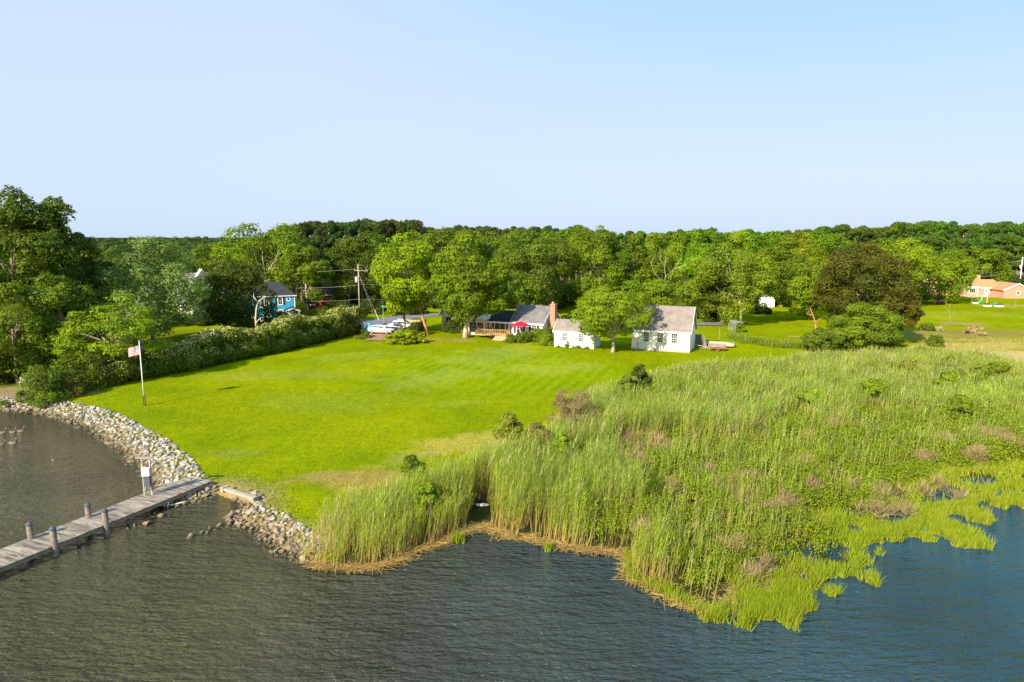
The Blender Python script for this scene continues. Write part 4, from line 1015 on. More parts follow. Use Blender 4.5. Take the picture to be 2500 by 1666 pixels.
# --- jetty
n0, n1 = np.array(P(516, 1174, .12)), np.array(P(0, 1386, .12)); w0_, w1_ = np.array(P(488, 1167, .12)), np.array(P(0, 1339, .12))
ax = unit((n1 - n0)[None])[0]; nrm = np.array([-ax[1], ax[0]]);
if (w1_ - n0) @ nrm < 0: nrm = -nrm
width = (w1_ - n1) @ nrm; print('jetty width', width)
width = min(max(width, 1.6), 2.2)
L = math.dist(n0, n1) + 14
r = empty('jetty', (n0[0], n0[1], 0), math.atan2(ax[1], ax[0])); tag(r, 'long weathered gray plank jetty running out from the rocky shore', 'jetty')
sgn = 1 if (np.array([-ax[1], ax[0]]) @ nrm) > 0 else -1
rs = np.random.RandomState(7); V = []; Fc = []; rn = []
k = 0; x = 0.0
while x < L:
    w = .145; e0 = rs.uniform(-.02, .02); z = .12 + rs.uniform(-.006, .006); y0, y1 = sorted((sgn * (-.04 + e0), sgn * (width + .04 + rs.uniform(-.02, .02)))); b = len(V)
    V += [(x, y0, z - .045), (x + w, y0, z - .045), (x + w, y1, z - .045), (x, y1, z - .045), (x, y0, z), (x + w, y0, z), (x + w, y1, z), (x, y1, z)]
    Fc += [(b + 3, b + 2, b + 1, b), (b + 4, b + 5, b + 6, b + 7), (b, b + 1, b + 5, b + 4), (b + 1, b + 2, b + 6, b + 5), (b + 2, b + 3, b + 7, b + 6), (b + 3, b, b + 4, b + 7)]
    rn += [rs.rand()] * 6; x += w + .012; k += 1
link('deck_boards', np_mesh('deck_boards', V, Fc, M['deck'], rnd=rn), r)
for yy in (0.02, width / 2, width - .1):
    m = MB(); y0, y1 = sorted((sgn * yy, sgn * (yy + .08))); m.box(.3, y0, -.17, L, y1, .072); m.build('joist', M['fascia_wood'], r)
for k in range(9):
    xx = 3.2 + k * 3.1
    for yy in (.2, width - .2):
        m = MB(); m.tube([(xx, sgn * yy, -2.6), (xx, sgn * yy, -.18)], [.11, .11], 8); m.build('support_post', M['pile_wood'], r)
    m = MB(); y0, y1 = sorted((sgn * .05, sgn * (width - .05))); m.box(xx - .1, y0, -.36, xx - .02, y1, -.172); m.build('cross_beam', M['pile_wood'], r)
def pile(label, px, py_top, py_water, dy=0.0):
    """round mooring pile; the water line or the point it meets the deck fixes its distance"""
    x, y = P(px, py_water, WZ if py_water > 1295 and px > 120 or px > 250 else .12)
    y += dy; zt = AT(px, py_top, y)[2]
    q = empty('mooring_pile', (x, y, WZ)); tag(q, label, 'pile', 'mooring piles of the jetty')
    h = zt - WZ
    m = MB(); m.tube([(0, 0, -1.8), (.02, 0, h * .5), (0, 0, h - .16)], [.17, .165, .16], 14); m.build('shaft', M['pile_wood'], q, smooth=False)
    m = MB(); m.tube([(0, 0, h - .17), (0, 0, h - .08), (0, 0, h + .08)], [.185, .185, .015], 14); m.build('cap', M['pile_cap'], q)
pile('near mooring pile with pointed black cap, closest to the camera', 140, 1287, 1354, -.16)
pile('mooring pile with pointed black cap on the near side towards the shore', 264, 1243, 1302, -.14)
pile('mooring pile with pointed black cap on the far side, leftmost', 75, 1276, 1316)
pile('mooring pile with pointed black cap on the far side towards the shore', 216, 1230, 1263)
# electric post beside jetty
x_, y_ = P(364, 1209, .12)
r = empty('power_pedestal', (x_, y_, WZ)); tag(r, 'pair of gray posts with a white electric box beside the jetty', 'pedestal')
zt = AT(360, 1117, y_)[2] - WZ
for xx in (-.28, .22):
    m = MB(); m.box(xx - .05, -.05, -1.5, xx + .05, .05, zt); m.build('post', M['gray_wood'], r)
m = MB(); m.box(-.62, -.12, zt - .06, .42, .08, zt + .02); m.build('crossbar', M['gray_wood'], r)
zb = AT(366, 1160, y_)[2] - WZ; z2 = AT(366, 1140, y_)[2] - WZ
m = MB(); m.box(-.24, -.28, zb, .26, -.06, z2); m.build('electric_box', M['trim'], r, bevel=.02)
m = MB(); m.box(-.2, -.16, zb - .75, .2, -.05, zb - .02); m.build('meter_panel', M['pile_cap'], r)
for xx in (-.22, -.12, .05, .2):
    m = MB(); m.tube([(xx, -.12, .95), (xx + .02, -.12, zb - .7)], [.03, .03], 6); m.build('conduit', M['metal'] if xx < 0 else M['gray_wood'], r)
# white ladder frame under the jetty
x_, y_ = P(416, 1236, WZ); r = empty('ladder', (x_, y_, WZ), R(-30)); tag(r, 'small white metal ladder leaning under the jetty by the rocks', 'ladder')
m = MB()
m.bar((-.2, -.3, -.1), (-.12, -.3, .45), .04); m.bar((.1, -.3, -.1), (.3, -.3, .4), .04); m.bar((-.12, -.3, .15), (.3, -.3, .25), .035); m.build('rails', M['trim'], r)
m = MB(); m.tube([(-1.6, -.2, .1), (.2, -.1, .12), (.9, .3, .2)], [.07, .06, .04], 7); tag(m.build('driftwood_log', M['dead_wood'], None, loc=(x_, y_, WZ)), 'pale driftwood log floating below the white ladder', 'driftwood')
# bulkhead beam
a = np.array(P(552, 1196, -.05)); b = np.array(P(620, 1218, -.05)); r = empty('timber_bulkhead', (a[0], a[1], 0), math.atan2(b[1] - a[1], b[0] - a[0])); tag(r, 'long squared concrete and timber beam holding back the lawn above the little beach', 'retaining wall')
LL = math.dist(a, b); m = MB(); m.box(-.1, -.02, -.75, LL, .16, -.12); m.build('board', M['fascia_wood'], r)
m = MB(); m.box(-.15, -.1, -.118, LL + .05, .24, .04); m.build('cap', M['concrete'], r, bevel=.01)
m = MB(); m.box(-.45, -.15, -.3, -.17, .4, .1); m.build('end_block', M['concrete'], r, bevel=.03)

# --- bench and jetsam
r = root_at('bench', 'faded blue gray bench under the bushes at the left shore', 'bench', 66, 942, 10, 0.0)
m = MB(); m.box(-.8, -.2, .42, .8, .25, .48); m.build('seat', M['metal'], r)
m = MB(); m.box(-.8, .25, .55, .8, .3, .95); m.build('backrest', M['metal'], r)
for s in (-.7, .65):
    m = MB(); m.box(s, -.18, 0, s + .06, .28, .42); m.build('leg', M['metal'], r)
x_, y_ = P(1178, 1244, -.5); m = MB(); m.prism([(-.35, 0), (.3, 0), (.42, .08), (.1, .14), (-.42, .1)], -.08, .08); tag(m.build('foam_scrap', M['trim'], None, loc=(x_, y_, WZ + .25)), 'small white scrap lying on the straw in the gap between reeds', 'litter')

# --- geese
def goose_mesh(s=1.0, upright=1.0, head_down=False):
    V = []; Fc = []; n = 10
    # body loft then neck and head as one continuous skin
    sp = [(-.42, .14, .01), (-.34, .13, .05), (-.2, .10, .13), (0, .08, .17), (.18, .10, .15), (.28, .15, .10), (.32, .24, .055), (.33, .38 * upright, .04), (.36, .50 * upright, .045), (.43, .52 * upright, .05), (.50, .50 * upright, .025), (.55, .48 * upright, .012)]
    for i, (x, z, r_) in enumerate(sp):
        j0, j1 = sp[max(0, i - 1)], sp[min(len(sp) - 1, i + 1)]; d = Vector((j1[0] - j0[0], 0, j1[1] - j0[1])).normalized(); u = Vector((-d.z, 0, d.x))
        for k in range(n):
            a = 2 * PI * k / n; p = Vector((x, 0, z)) + u * math.cos(a) * r_ + Vector((0, 1, 0)) * math.sin(a) * r_ * (1.15 if i < 6 else 1)
            V.append(tuple(p * s))
    for i in range(len(sp) - 1):
        for k in range(n): Fc.append((i * n + k, i * n + (k + 1) % n, (i + 1) * n + (k + 1) % n, (i + 1) * n + k))
    cols = []
    for i, (x, z, r_) in enumerate(sp):
        for k in range(n):
            top = math.cos(2 * PI * k / n)
            cols.append((.03, .028, .026) if i >= 6 and i != 8 else ((.42, .40, .36) if i == 8 or i < 1 else ((.11, .075, .05) if top > -.1 else (.36, .30, .23))))
    return np_mesh('goose', V, Fc, bpy.data.materials['flag'], col=np.array(cols), smooth=True)
gm = goose_mesh()
first = None
for k, (px, py, rz, s, lb) in enumerate(((50, 1054, 10, 1.15, 'upright brown goose swimming at the right of the far row'), (31, 1056, 5, 1.0, 'brown goose swimming in the middle of the far row'), (6, 1058, 15, 1.1, 'brown goose at left edge in the far row of the flock'),
                                         (31, 1083, 0, 1.25, 'brown goose swimming alone below the far row'), (3, 1086, 20, 1.0, 'brown goose at the left edge nearest the jetty'), (130, 1124, 160, .6, 'small goose swimming apart from the flock towards the rocks'))):
    x, y = P(px, py, WZ); o = link('goose', gm, None, (x, y, WZ - .02)); o.rotation_euler = (0, 0, R(rz)); o.scale = (s * .78,) * 3; tag(o, lb, 'goose', 'geese on the water')
# ------------------------------------------------------------------ trees that stand out one by one
T = tree
# left group
T('very tall dark green tree filling the upper left corner of the wood', 8, 450, 128, 92, 800, G_DARK, 1, n=26000, ls=.42, nl=60, lr=.26, shape='tall')
T('tall dark green tree with a rounded top, right shoulder of the left wood', 118, 472, 78, 96, 800, G_DARK, 2, n=20000, ls=.40, nl=50, lr=.28, shape='tall')
T('dark tree sloping down on the right side of the tall left wood', 172, 560, 75, 100, 820, (0.035, 0.08, 0.012), 3, n=14000, ls=.4, nl=36)
T('lower bright green tree at the left edge above the shore', 15, 668, 100, 78, 965, (0.075, 0.130, 0.012), 4, n=20000, ls=.3, nl=50, lr=.26)
T('lower green tree with spiky top between the left edge and the spreading tree', 140, 662, 95, 82, 945, (0.07, 0.13, 0.012), 5, n=18000, ls=.3, nl=46, lr=.25)
T('spreading light green tree with flat layered crown over the hedge', 262, 706, 135, 80, 925, (0.115, 0.185, 0.010), 6, 'spread', n=20000, ls=.26, nl=60, lr=.20, bark='pale_bark', nlimb=22, flat=.38, depth=.8, fork=.35, trunk_px=262)
dead_tree('bare dead branches rising out of the spreading light green tree', [[(352, 850), (338, 815), (341, 790), (352, 768)], [(338, 815), (360, 800), (385, 795)], [(341, 790), (330, 770), (322, 765)], [(345, 780), (353, 755), (352, 742)], [(338, 815), (320, 825), (310, 850)]], 87, r=.10, seed=3)
T('broad silvery green poplar behind the spreading tree', 352, 572, 146, 104, 840, G_SILVER, 7, n=28000, ls=.36, nl=64, lr=.24)
T('dark round dense tree in front of the blue house', 578, 645, 92, 122, 800, (0.034, 0.075, 0.010), 8, n=22000, ls=.4, nl=46, lr=.3, fork=.2)
T('broad pale limbed sycamore rising behind the blue house', 640, 548, 128, 152, 745, (0.105, 0.155, 0.012), 9, n=26000, ls=.5, nl=60, lr=.23, bark='pale_bark', nlimb=24, fork=.3)
T('smaller sycamore with crooked white limbs right of the blue house roof', 742, 585, 68, 150, 745, (0.085, 0.135, 0.012), 10, n=14000, ls=.46, nl=34, lr=.26, bark='pale_bark', nlimb=16, fork=.3)
T('dark green dome shaped tree behind the utility pole', 880, 578, 82, 158, 765, (0.042, 0.09, 0.010), 11, 'round', n=18000, ls=.46, nl=34, lr=.32)
# middle
T('light yellow green maple with leaning bare trunk left of the pair on the lawn', 990, 560, 80, 117, 770, G_YEL, 12, 'round', n=30000, ls=.36, nl=64, lr=.25, bark='orange_bark', trunk_px=1040, lean=(-1.0, 0), fork=.5, r0=.27)
T('low hanging yellow green bough tree tucked under the leaning maple', 985, 680, 48, 119, 775, (0.14, 0.20, 0.012), 13, n=7000, ls=.34, nl=22, lr=.3)
T('large green maple with thick pale trunk on the lawn before the house', 1140, 556, 94, 113, 792, (0.088, 0.155, 0.010), 14, n=36000, ls=.36, nl=76, lr=.23, bark='pale_bark', trunk_px=1133, fork=.3, nlimb=22, r0=.40)
T('side boughs tree with yellow tips hanging right over the house roof', 1214, 640, 56, 115, 778, (0.12, 0.185, 0.012), 15, n=11000, ls=.36, nl=26, lr=.26, trunk_px=1140, fork=.5)
T('large drooping dark tree behind the brick chimney', 1300, 560, 104, 150, 762, (0.07, 0.12, 0.014), 16, n=26000, ls=.46, nl=60, lr=.24, r0=.48, trunk_px=1350, fork=.3)
T('tall green tree with spiky top behind the small shed', 1450, 552, 95, 160, 765, (0.075, 0.14, 0.010), 17, n=24000, ls=.44, nl=50, lr=.26)
T('poplar like green tree right of the spiky topped tree', 1545, 570, 65, 165, 740, (0.085, 0.14, 0.010), 18, 'tall', n=16000, ls=.46, nl=36, lr=.28)
T('rounded bright green tree between the small shed and the garage', 1502, 690, 112, 99, 832, (0.11, 0.185, 0.010), 19, n=28000, ls=.27, nl=64, lr=.22, bark='pale_bark', trunk_px=1500, fork=.28, nlimb=26, flat=.7, r0=.26)
dead_tree('bare branched dying tree above the garage roof', [[(1612, 745), (1618, 705), (1625, 675), (1622, 650), (1627, 630)], [(1620, 690), (1598, 668), (1590, 645), (1596, 628)], [(1625, 675), (1645, 658), (1658, 635), (1668, 622)], [(1645, 658), (1672, 648), (1690, 640)], [(1622, 650), (1612, 632), (1616, 612)], [(1618, 705), (1640, 694), (1652, 700)]], 150, r=.12, seed=8, twigs=12, mat='pale_bark')
T('leafy broad lower tree directly behind the garage roof', 1640, 668, 62, 146, 775, (0.105, 0.16, 0.012), 20, n=12000, ls=.42, nl=30, lr=.28)
T('olive tinted tree with a straight dark trunk right of the garage', 1755, 672, 55, 134, 785, (0.075, 0.10, 0.016), 21, n=14000, ls=.38, nl=34, lr=.28, trunk_px=1768, fork=.45)
T('large light green tree with fine branches right of the garage', 1800, 592, 108, 131, 785, (0.13, 0.175, 0.014), 22, n=30000, ls=.36, nl=66, lr=.22, bark='pale_bark', trunk_px=1820, fork=.3, nlimb=24)
T('mid green tree beside the great brown tree', 1955, 620, 76, 138, 790, (0.095, 0.15, 0.010), 23, n=18000, ls=.4, nl=42, lr=.25, trunk_px=1985)
T('great brown leaved dome tree on the right', 2125, 583, 118, 108, 868, G_BROWN, 24, 'round', n=56000, ls=.32, nl=110, lr=.20, r0=.4)
T('lower skirt of brown foliage tree at the right foot of the great brown tree', 2195, 690, 55, 106, 868, (0.078, 0.064, 0.012), 25, n=14000, ls=.32, nl=36, lr=.26)
T('bushy bright green tree in front of the great brown tree', 2112, 735, 94, 99, 862, (0.075, 0.15, 0.012), 26, 'round', n=24000, ls=.27, nl=52, lr=.24, flat=.6)
T('dark green bush tree at the left foot of the brown tree', 2015, 804, 58, 98, 866, (0.06, 0.12, 0.014), 27, 'dome', n=9000, ls=.26, nl=24, lr=.3)
dead_tree('thin ivy wrapped orange trunk left of the brown tree', [[(1993, 815), (1991, 790), (1985, 770), (1978, 752)], [(1991, 790), (2002, 778), (2008, 775)], [(1985, 770), (1972, 768)]], 112, mat='orange_bark', r=.22, seed=5)
dead_tree('small leafless sapling standing in the right field', [[(2317, 797), (2319, 775), (2317, 758), (2320, 745)], [(2319, 778), (2328, 762), (2331, 750)], [(2318, 768), (2309, 755), (2306, 748)], [(2319, 785), (2332, 775), (2338, 768)]], 134, r=.05, seed=6, twigs=14, mat='gray_wood')
T('rounded bright green tree left of the brick house', 2288, 594, 92, 172, 735, (0.10, 0.18, 0.012), 28, n=26000, ls=.46, nl=56, lr=.23, bark='pale_bark', trunk_px=2258, fork=.3)
T('rounded green tree behind the brick house roof', 2405, 600, 66, 215, 705, (0.09, 0.155, 0.012), 29, n=16000, ls=.55, nl=40, lr=.26)
T('small dark conifer in front of the gray house at right', 2484, 672, 16, 200, 712, (0.03, 0.06, 0.015), 30, 'cone', n=3000, ls=.4, nl=16)
T('green tree seen between the silvery poplar and the sycamore', 470, 612, 60, 175, 700, (0.085, 0.14, 0.012), 31, n=12000, ls=.5, nl=34)
T('rounded tree behind the top of the silvery poplar', 415, 592, 45, 215, 690, (0.085, 0.13, 0.014), 32, n=9000, ls=.6, nl=28)
T('dark tree filling the gap between sycamore and dome tree', 800, 640, 50, 168, 750, (0.03, 0.065, 0.012), 33, n=10000, ls=.46, nl=28)
T('dark understory tree right of the white house', 505, 700, 32, 140, 780, (0.04, 0.08, 0.012), 34, n=6000, ls=.4, nl=20)
T('green tree behind the gap between the lawn maples', 1062, 552, 62, 190, 700, (0.07, 0.12, 0.012), 35, n=12000, ls=.55, nl=34)
T('bright tree peeking above the drooping dark tree', 1205, 565, 60, 192, 700, (0.085, 0.135, 0.012), 36, n=12000, ls=.55, nl=34)

# row behind: copies of four crowns
def proto(label, h, r, tint, seed, shape, n, ls, nl, lr, mat='leaf', clear=.28, group=None):
    root = empty('tree', (0, 0, 0)); root['label'] = label; root['category'] = 'tree'
    if group: root['group'] = group
    me, cen, rad = crown_mesh(seed, r, r, h * (1 - clear) / 2, n, ls, nl, lr, shape, .8, .7, mat)
    zc = h * clear + h * (1 - clear) / 2; c = link('crown', me, root, (0, 0, zc)); color(c, tint)
    skeleton(np.random.RandomState(seed), 0, zc, cen, .35, 8, twig=False).build('trunk', M['bark'], root, smooth=True); return root
GB = 'trees of the belt behind the houses'
prots = [proto('round mid green tree of the rear belt', 17, 7, (0.085, 0.14, 0.012), 101, 'round', 9000, .6, 34, .27, group=GB), proto('wide light green tree of the rear belt', 17, 8, (0.12, 0.17, 0.014), 102, 'dome', 9000, .6, 34, .26, group=GB),
         proto('tall narrow green tree of the rear belt', 19, 6, (0.07, 0.12, 0.012), 103, 'tall', 9000, .58, 34, .26, group=GB)]
hp = [(17, 7), (17, 8), (19, 6)]
seen_ = set()
belt = [(1270, 560, 50, 205, 2), (1370, 556, 55, 190, 0), (1385, 570, 40, 170, 1), (1430, 552, 42, 215, 2), (1620, 566, 48, 198, 1), (1600, 610, 40, 168, 0), (1690, 556, 50, 205, 0), (1745, 553, 55, 210, 2), (1700, 600, 42, 178, 1), (1800, 560, 50, 210, 1),
        (1870, 562, 52, 205, 0), (1905, 590, 48, 170, 2), (1940, 566, 55, 200, 1), (1985, 600, 50, 165, 1), (2040, 580, 55, 185, 1), (2010, 562, 55, 225, 0), (2220, 600, 60, 160, 1), (2200, 580, 60, 200, 1), (2340, 590, 50, 235, 0), (2430, 585, 60, 260, 2),
        (940, 570, 45, 195, 0), (1010, 560, 42, 205, 1), (1110, 555, 50, 215, 0), (870, 600, 45, 185, 2), (720, 610, 50, 185, 2), (560, 600, 45, 200, 1), (520, 590, 42, 230, 0), (300, 600, 60, 200, 2), (230, 610, 50, 190, 0), (350, 596, 60, 240, 1), (250, 640, 40, 130, 1),
        (-60, 520, 110, 110, 0), (-190, 500, 120, 118, 2), (-320, 520, 120, 112, 0), (2570, 590, 70, 240, 0), (2660, 580, 80, 230, 1)]
cols_ = [(0.15, 0.235, 0.014), (0.21, 0.30, 0.016), (0.125, 0.205, 0.014)]
rs = np.random.RandomState(12)
LM = [('the left wood', -100), ('the tall wood', 120), ('the silvery poplar', 352), ('the dark round tree', 530), ('the sycamore', 640), ('the white limbs', 742), ('the dark dome tree', 880), ('the leaning maple', 990), ('the big lawn maple', 1140), ('the chimney', 1300), ('the small shed', 1400), ('the garage tree', 1500), ('the garage roof', 1630), ('the olive tree', 1750), ('the lattice cage', 1810), ('the domed shed', 1880), ('the mid green tree', 1955), ('the brown tree', 2125), ('the bright right tree', 2288), ('the brick house', 2400), ('the right edge', 2560)]
names = ['mid green round tree', 'light green wide tree', 'darker green tall tree']
lbl = []
for i, (px, top, hw, d, k) in enumerate(belt):
    nm_, lx_ = min(LM, key=lambda q: abs(q[1] - px)); lb = names[k] + (' rising behind ' if abs(px - lx_) < 22 else (' of the rear belt left of ' if px < lx_ else ' of the rear belt right of ')) + nm_ + (', farther back' if d > 200 else '')
    if lb in seen_: lb = 'another ' + lb.replace(' of the rear belt', '') + ', lower crown'
    seen_.add(lb)
    t = tuple(c * rs.uniform(.85, 1.15) for c in cols_[k])
    if i < 0: pass
    copy_tree(prots[k], lb, px, top, hw * 1.15, d, *hp[k], tint=t, rz=rs.uniform(0, 6.28), group=GB)
for p_ in prots:
    for ch in list(p_.children): bpy.data.objects.remove(ch)
    bpy.data.objects.remove(p_)
# pines on the skyline
GP = 'tall dark pines on the skyline'
def pine_proto(seed):
    rs = np.random.RandomState(seed); root = empty('pine_tree', (0, 0, 0)); root['label'] = 'tall dark pine with clumped crown on the skyline'; root['category'] = 'pine tree'; root['group'] = GP
    H = 22.0; cl = []
    for i in range(34):
        z = H * rs.uniform(.36, .97); rr = 3.7 * (1.08 - (z / H - .36) / .62 * .6) * rs.uniform(.15, 1); a = rs.uniform(0, 6.28); cl.append((rr * math.cos(a), rr * math.sin(a), z, rs.uniform(.9, 1.6)))
    cl.append((0, 0, H * .97, 1.2)); cl = np.array(cl); n = 7500; k = rs.randint(0, len(cl), n); d = unit(rs.randn(n, 3) + np.array([0, 0, .4]))
    pos = cl[k, :3] + d * (cl[k, 3] * rs.uniform(.6, 1.08, n))[:, None] * np.array([1, 1, .85])
    V, Fc = cards(rs, pos, unit(d + rs.randn(n, 3) * .5), np.full(n, .62), .5)
    link('crown', np_mesh('crown', V, Fc, M['needle'], rnd=np.clip(.5 + rs.randn(n) * .22 + (rs.rand(len(cl))[k] - .5) * .5, 0, 1)), root).color = (*G_PINE, 1)
    m = MB(); m.tube([(0, 0, 0), (.1, 0, H * .5), (0, 0, H * .95)], [.3, .22, .08], 7)
    for c in cl[:10]: m.tube([(0, 0, c[2] - .8), (c[0] * .5, c[1] * .5, c[2] - .4), tuple(c[:3])], [.1, .07, .03], 4)
    m.build('trunk', M['bark'], root); return root
pps = [pine_proto(201), pine_proto(202), pine_proto(203)]
spots = []
for px in range(668, 1030, 13):
    t = (px - 668) / 360; top = 548 - 14 * math.sin(min(1, t * 2.2) * PI / 2) + (10 if px < 690 else 0) + (10 * max(0, t - .6))
    spots.append((px + rs.uniform(-4, 4), top + rs.uniform(-2, 9), rs.uniform(19, 25), rs.uniform(195, 235)))
for px in range(690, 860, 20): spots.append((px, 575 + rs.uniform(0, 20), 24, rs.uniform(178, 190)))
for px in range(1035, 1420, 17): spots.append((px, 551 + rs.uniform(-3, 9), rs.uniform(18, 24), rs.uniform(250, 290)))
for px in range(1420, 2000, 24): spots.append((px, 562 + rs.uniform(-3, 8), rs.uniform(17, 22), rs.uniform(280, 330)))
for px in range(2000, 2560, 15):
    t = (px - 2000) / 200; top = 556 - 14 * min(1, t) + 3 * math.sin(px / 37); spots.append((px, top + rs.uniform(-2, 8), rs.uniform(20, 27), rs.uniform(235, 290)))
for px in range(2160, 2560, 22): spots.append((px, 572 + rs.uniform(0, 14), rs.uniform(22, 28), rs.uniform(215, 235)))
for px in range(2440, 2560, 24): spots.append((px, 600 + rs.uniform(0, 14), 28, rs.uniform(240, 260)))
for i, (px, top, hw, d) in enumerate(spots):
    reg = 'left of the house belt' if px < 1032 else ('over the middle of the tree line' if px < 1425 else ('low over the tree line right of centre' if px < 2000 else 'on the right hand ridge'))
    tn = tuple(c * rs.uniform(.8, 1.25) for c in (G_PINE if px < 1400 else (0.075, 0.135, 0.018)))
    copy_tree(pps[i % 3], 'tall dark pine on the skyline ' + reg, px, top, hw * 1.25, d, 22.5, 4.4, tint=tn, rz=rs.uniform(0, 6.28), group='skyline pines ' + reg)
for p_ in pps:
    for ch in list(p_.children): bpy.data.objects.remove(ch)
    bpy.data.objects.remove(p_)
# far woods as one mass
rs = np.random.RandomState(44); n = 1500
a = rs.uniform(-1.15, 1.15, n); d = rs.uniform(330, 1400, n) ** 1.0; X = d * np.tan(a * .8); Y = d; H = np.where(X > 40, rs.uniform(12, 18, n), rs.uniform(8, 15.5, n) + 2.5 * (vnoise(X, Y, 120, 6) - .5)); Rr = rs.uniform(5, 8, n)
m_ = 90; dirs = unit(rs.randn(n * m_, 3) + np.array([0, -.2, .5])); k = np.repeat(np.arange(n), m_)
pos = np.stack([X[k], Y[k], H[k] * .55], 1) + dirs * np.stack([Rr[k], Rr[k], H[k] * .45], 1) * rs.uniform(.8, 1.05, n * m_)[:, None]
V, Fc = cards(rs, pos, dirs, np.full(n * m_, 2.6) , .7)
o = link('far_woods', np_mesh('far_woods', V, Fc, M['leaf'], rnd=np.clip(.45 + (rs.rand(n)[k] - .5) * .6 + rs.randn(n * m_) * .12, 0, 1))); color(o, (0.06, 0.10, 0.025))
tag(o, 'distant woods forming the low green horizon', 'woods', kind='stuff')
# dark undergrowth below the tree belt
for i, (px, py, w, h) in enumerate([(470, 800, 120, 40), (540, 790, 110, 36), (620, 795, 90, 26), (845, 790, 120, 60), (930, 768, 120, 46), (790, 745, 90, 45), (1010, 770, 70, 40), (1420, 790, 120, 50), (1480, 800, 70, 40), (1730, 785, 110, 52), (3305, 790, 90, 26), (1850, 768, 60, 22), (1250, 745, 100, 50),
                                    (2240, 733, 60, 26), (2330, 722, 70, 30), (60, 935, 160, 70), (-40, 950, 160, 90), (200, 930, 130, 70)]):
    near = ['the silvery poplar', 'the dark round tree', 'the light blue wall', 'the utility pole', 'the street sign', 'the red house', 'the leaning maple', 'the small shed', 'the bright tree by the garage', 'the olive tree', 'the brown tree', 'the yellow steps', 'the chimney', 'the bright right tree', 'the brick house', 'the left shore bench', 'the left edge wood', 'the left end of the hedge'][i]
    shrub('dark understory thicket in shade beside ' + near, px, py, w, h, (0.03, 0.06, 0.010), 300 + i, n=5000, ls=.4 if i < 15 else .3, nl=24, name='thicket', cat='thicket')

rs = np.random.RandomState(99)
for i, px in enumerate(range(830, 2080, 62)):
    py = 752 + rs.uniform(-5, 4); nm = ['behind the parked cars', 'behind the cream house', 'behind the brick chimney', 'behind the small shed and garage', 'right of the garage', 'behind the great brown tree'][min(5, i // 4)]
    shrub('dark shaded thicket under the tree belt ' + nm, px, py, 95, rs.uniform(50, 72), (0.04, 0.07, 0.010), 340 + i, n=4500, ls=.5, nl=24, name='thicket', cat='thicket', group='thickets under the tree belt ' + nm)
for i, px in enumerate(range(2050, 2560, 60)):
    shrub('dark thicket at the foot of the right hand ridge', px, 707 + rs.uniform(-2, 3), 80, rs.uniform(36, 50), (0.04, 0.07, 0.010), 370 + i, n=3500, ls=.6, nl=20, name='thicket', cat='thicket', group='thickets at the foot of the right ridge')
# ------------------------------------------------------------------ hedge and garden shrubs
hb = [P(x, y) for x, y in ((240, 950), (300, 940), (357, 926), (452, 909), (560, 886), (640, 870), (704, 857), (797, 833), (850, 822), (885, 812))]
def polyline_pts(pts, n, rs):
    pts = np.array(pts); seg = np.linalg.norm(np.diff(pts, axis=0), axis=1); cs = np.concatenate([[0], np.cumsum(seg)]); s = rs.uniform(0, cs[-1], n)
    return np.stack([np.interp(s, cs, pts[:, 0]), np.interp(s, cs, pts[:, 1])], 1), s, cs[-1]
rs = np.random.RandomState(77)
c, s, L_ = polyline_pts(hb, 420, rs)
dirv = unit((np.array(hb[-1]) - np.array(hb[0]))[None])[0]; side = np.array([-dirv[1], dirv[0]])
wv = rs.uniform(0.5, 3.8, 420); zz = rs.uniform(0.4, 1, 420); zh = (3.0 + 1.1 * np.clip(s / L_ * 2, 0, 1) + .5 * np.sin(s / 2.3)) 
rad = rs.uniform(.7, 1.3, 420); cz = np.where(rs.rand(420) < .5, zh - rad * .8, rs.uniform(.4, 1, 420) * (zh - rad))
low = rs.rand(420) < .38; wv = np.where(low, rs.uniform(.4, 1.1, 420), wv); cz = np.where(low, rs.uniform(.5, 1.5, 420), cz)
cen = np.stack([c[:, 0] + side[0] * wv, c[:, 1] + side[1] * wv, np.clip(cz, .6, 9)], 1)
n = 125000; k = rs.choice(420, n, p=rad ** 2 / (rad ** 2).sum()); d = unit(rs.randn(n, 3) + np.array([.25, -.35, .5]))
pos = cen[k] + d * (rad[k] * rs.uniform(.75, 1.06, n))[:, None]; pos[:, 2] = np.maximum(pos[:, 2], .05)
V, Fc = cards(rs, pos, unit(d + rs.randn(n, 3) * .5), np.full(n, .27))
r = empty('hedge', (hb[0][0], hb[0][1], 0)); tag(r, 'long tall rounded hedge with creamy blossoms along the left side of the lawn', 'hedge')
off = np.array([hb[0][0], hb[0][1], 0])
o = link('foliage', np_mesh('foliage', V - off, Fc, M['leaf'], rnd=np.clip(.5 + (rs.rand(420)[k] - .5) * .4 + rs.randn(n) * .2, 0, 1)), r); color(o, (0.15, 0.20, 0.024))
n = 30000; k = rs.choice(420, n, p=rad ** 2 / (rad ** 2).sum()); d = unit(rs.randn(n, 3) + np.array([-.1, -.4, 1.3]))
pos = cen[k] + d * (rad[k] * rs.uniform(.98, 1.12, n))[:, None]; keep = (pos[:, 2] > 1.2) & (vnoise(pos[:, 0], pos[:, 1] + pos[:, 2], 1.1, 3) > .42)
V, Fc = cards(rs, pos[keep], unit(d[keep] + rs.randn(keep.sum(), 3) * .4), np.full(keep.sum(), .17), .8)
b_ = link('blossom', np_mesh('blossom', V - off, Fc, M['blossom']), r); b_['kind'] = 'stuff'; b_['label'] = 'creamy yellow flower heads over the hedge'
m = MB()
for i in range(0, 420, 5): m.tube([(c[i, 0] + side[0] * 2 - off[0], c[i, 1] + side[1] * 2 - off[1], 0), tuple(cen[i] - off)], [.06, .02], 5)
m.build('stem', M['bark'], r)
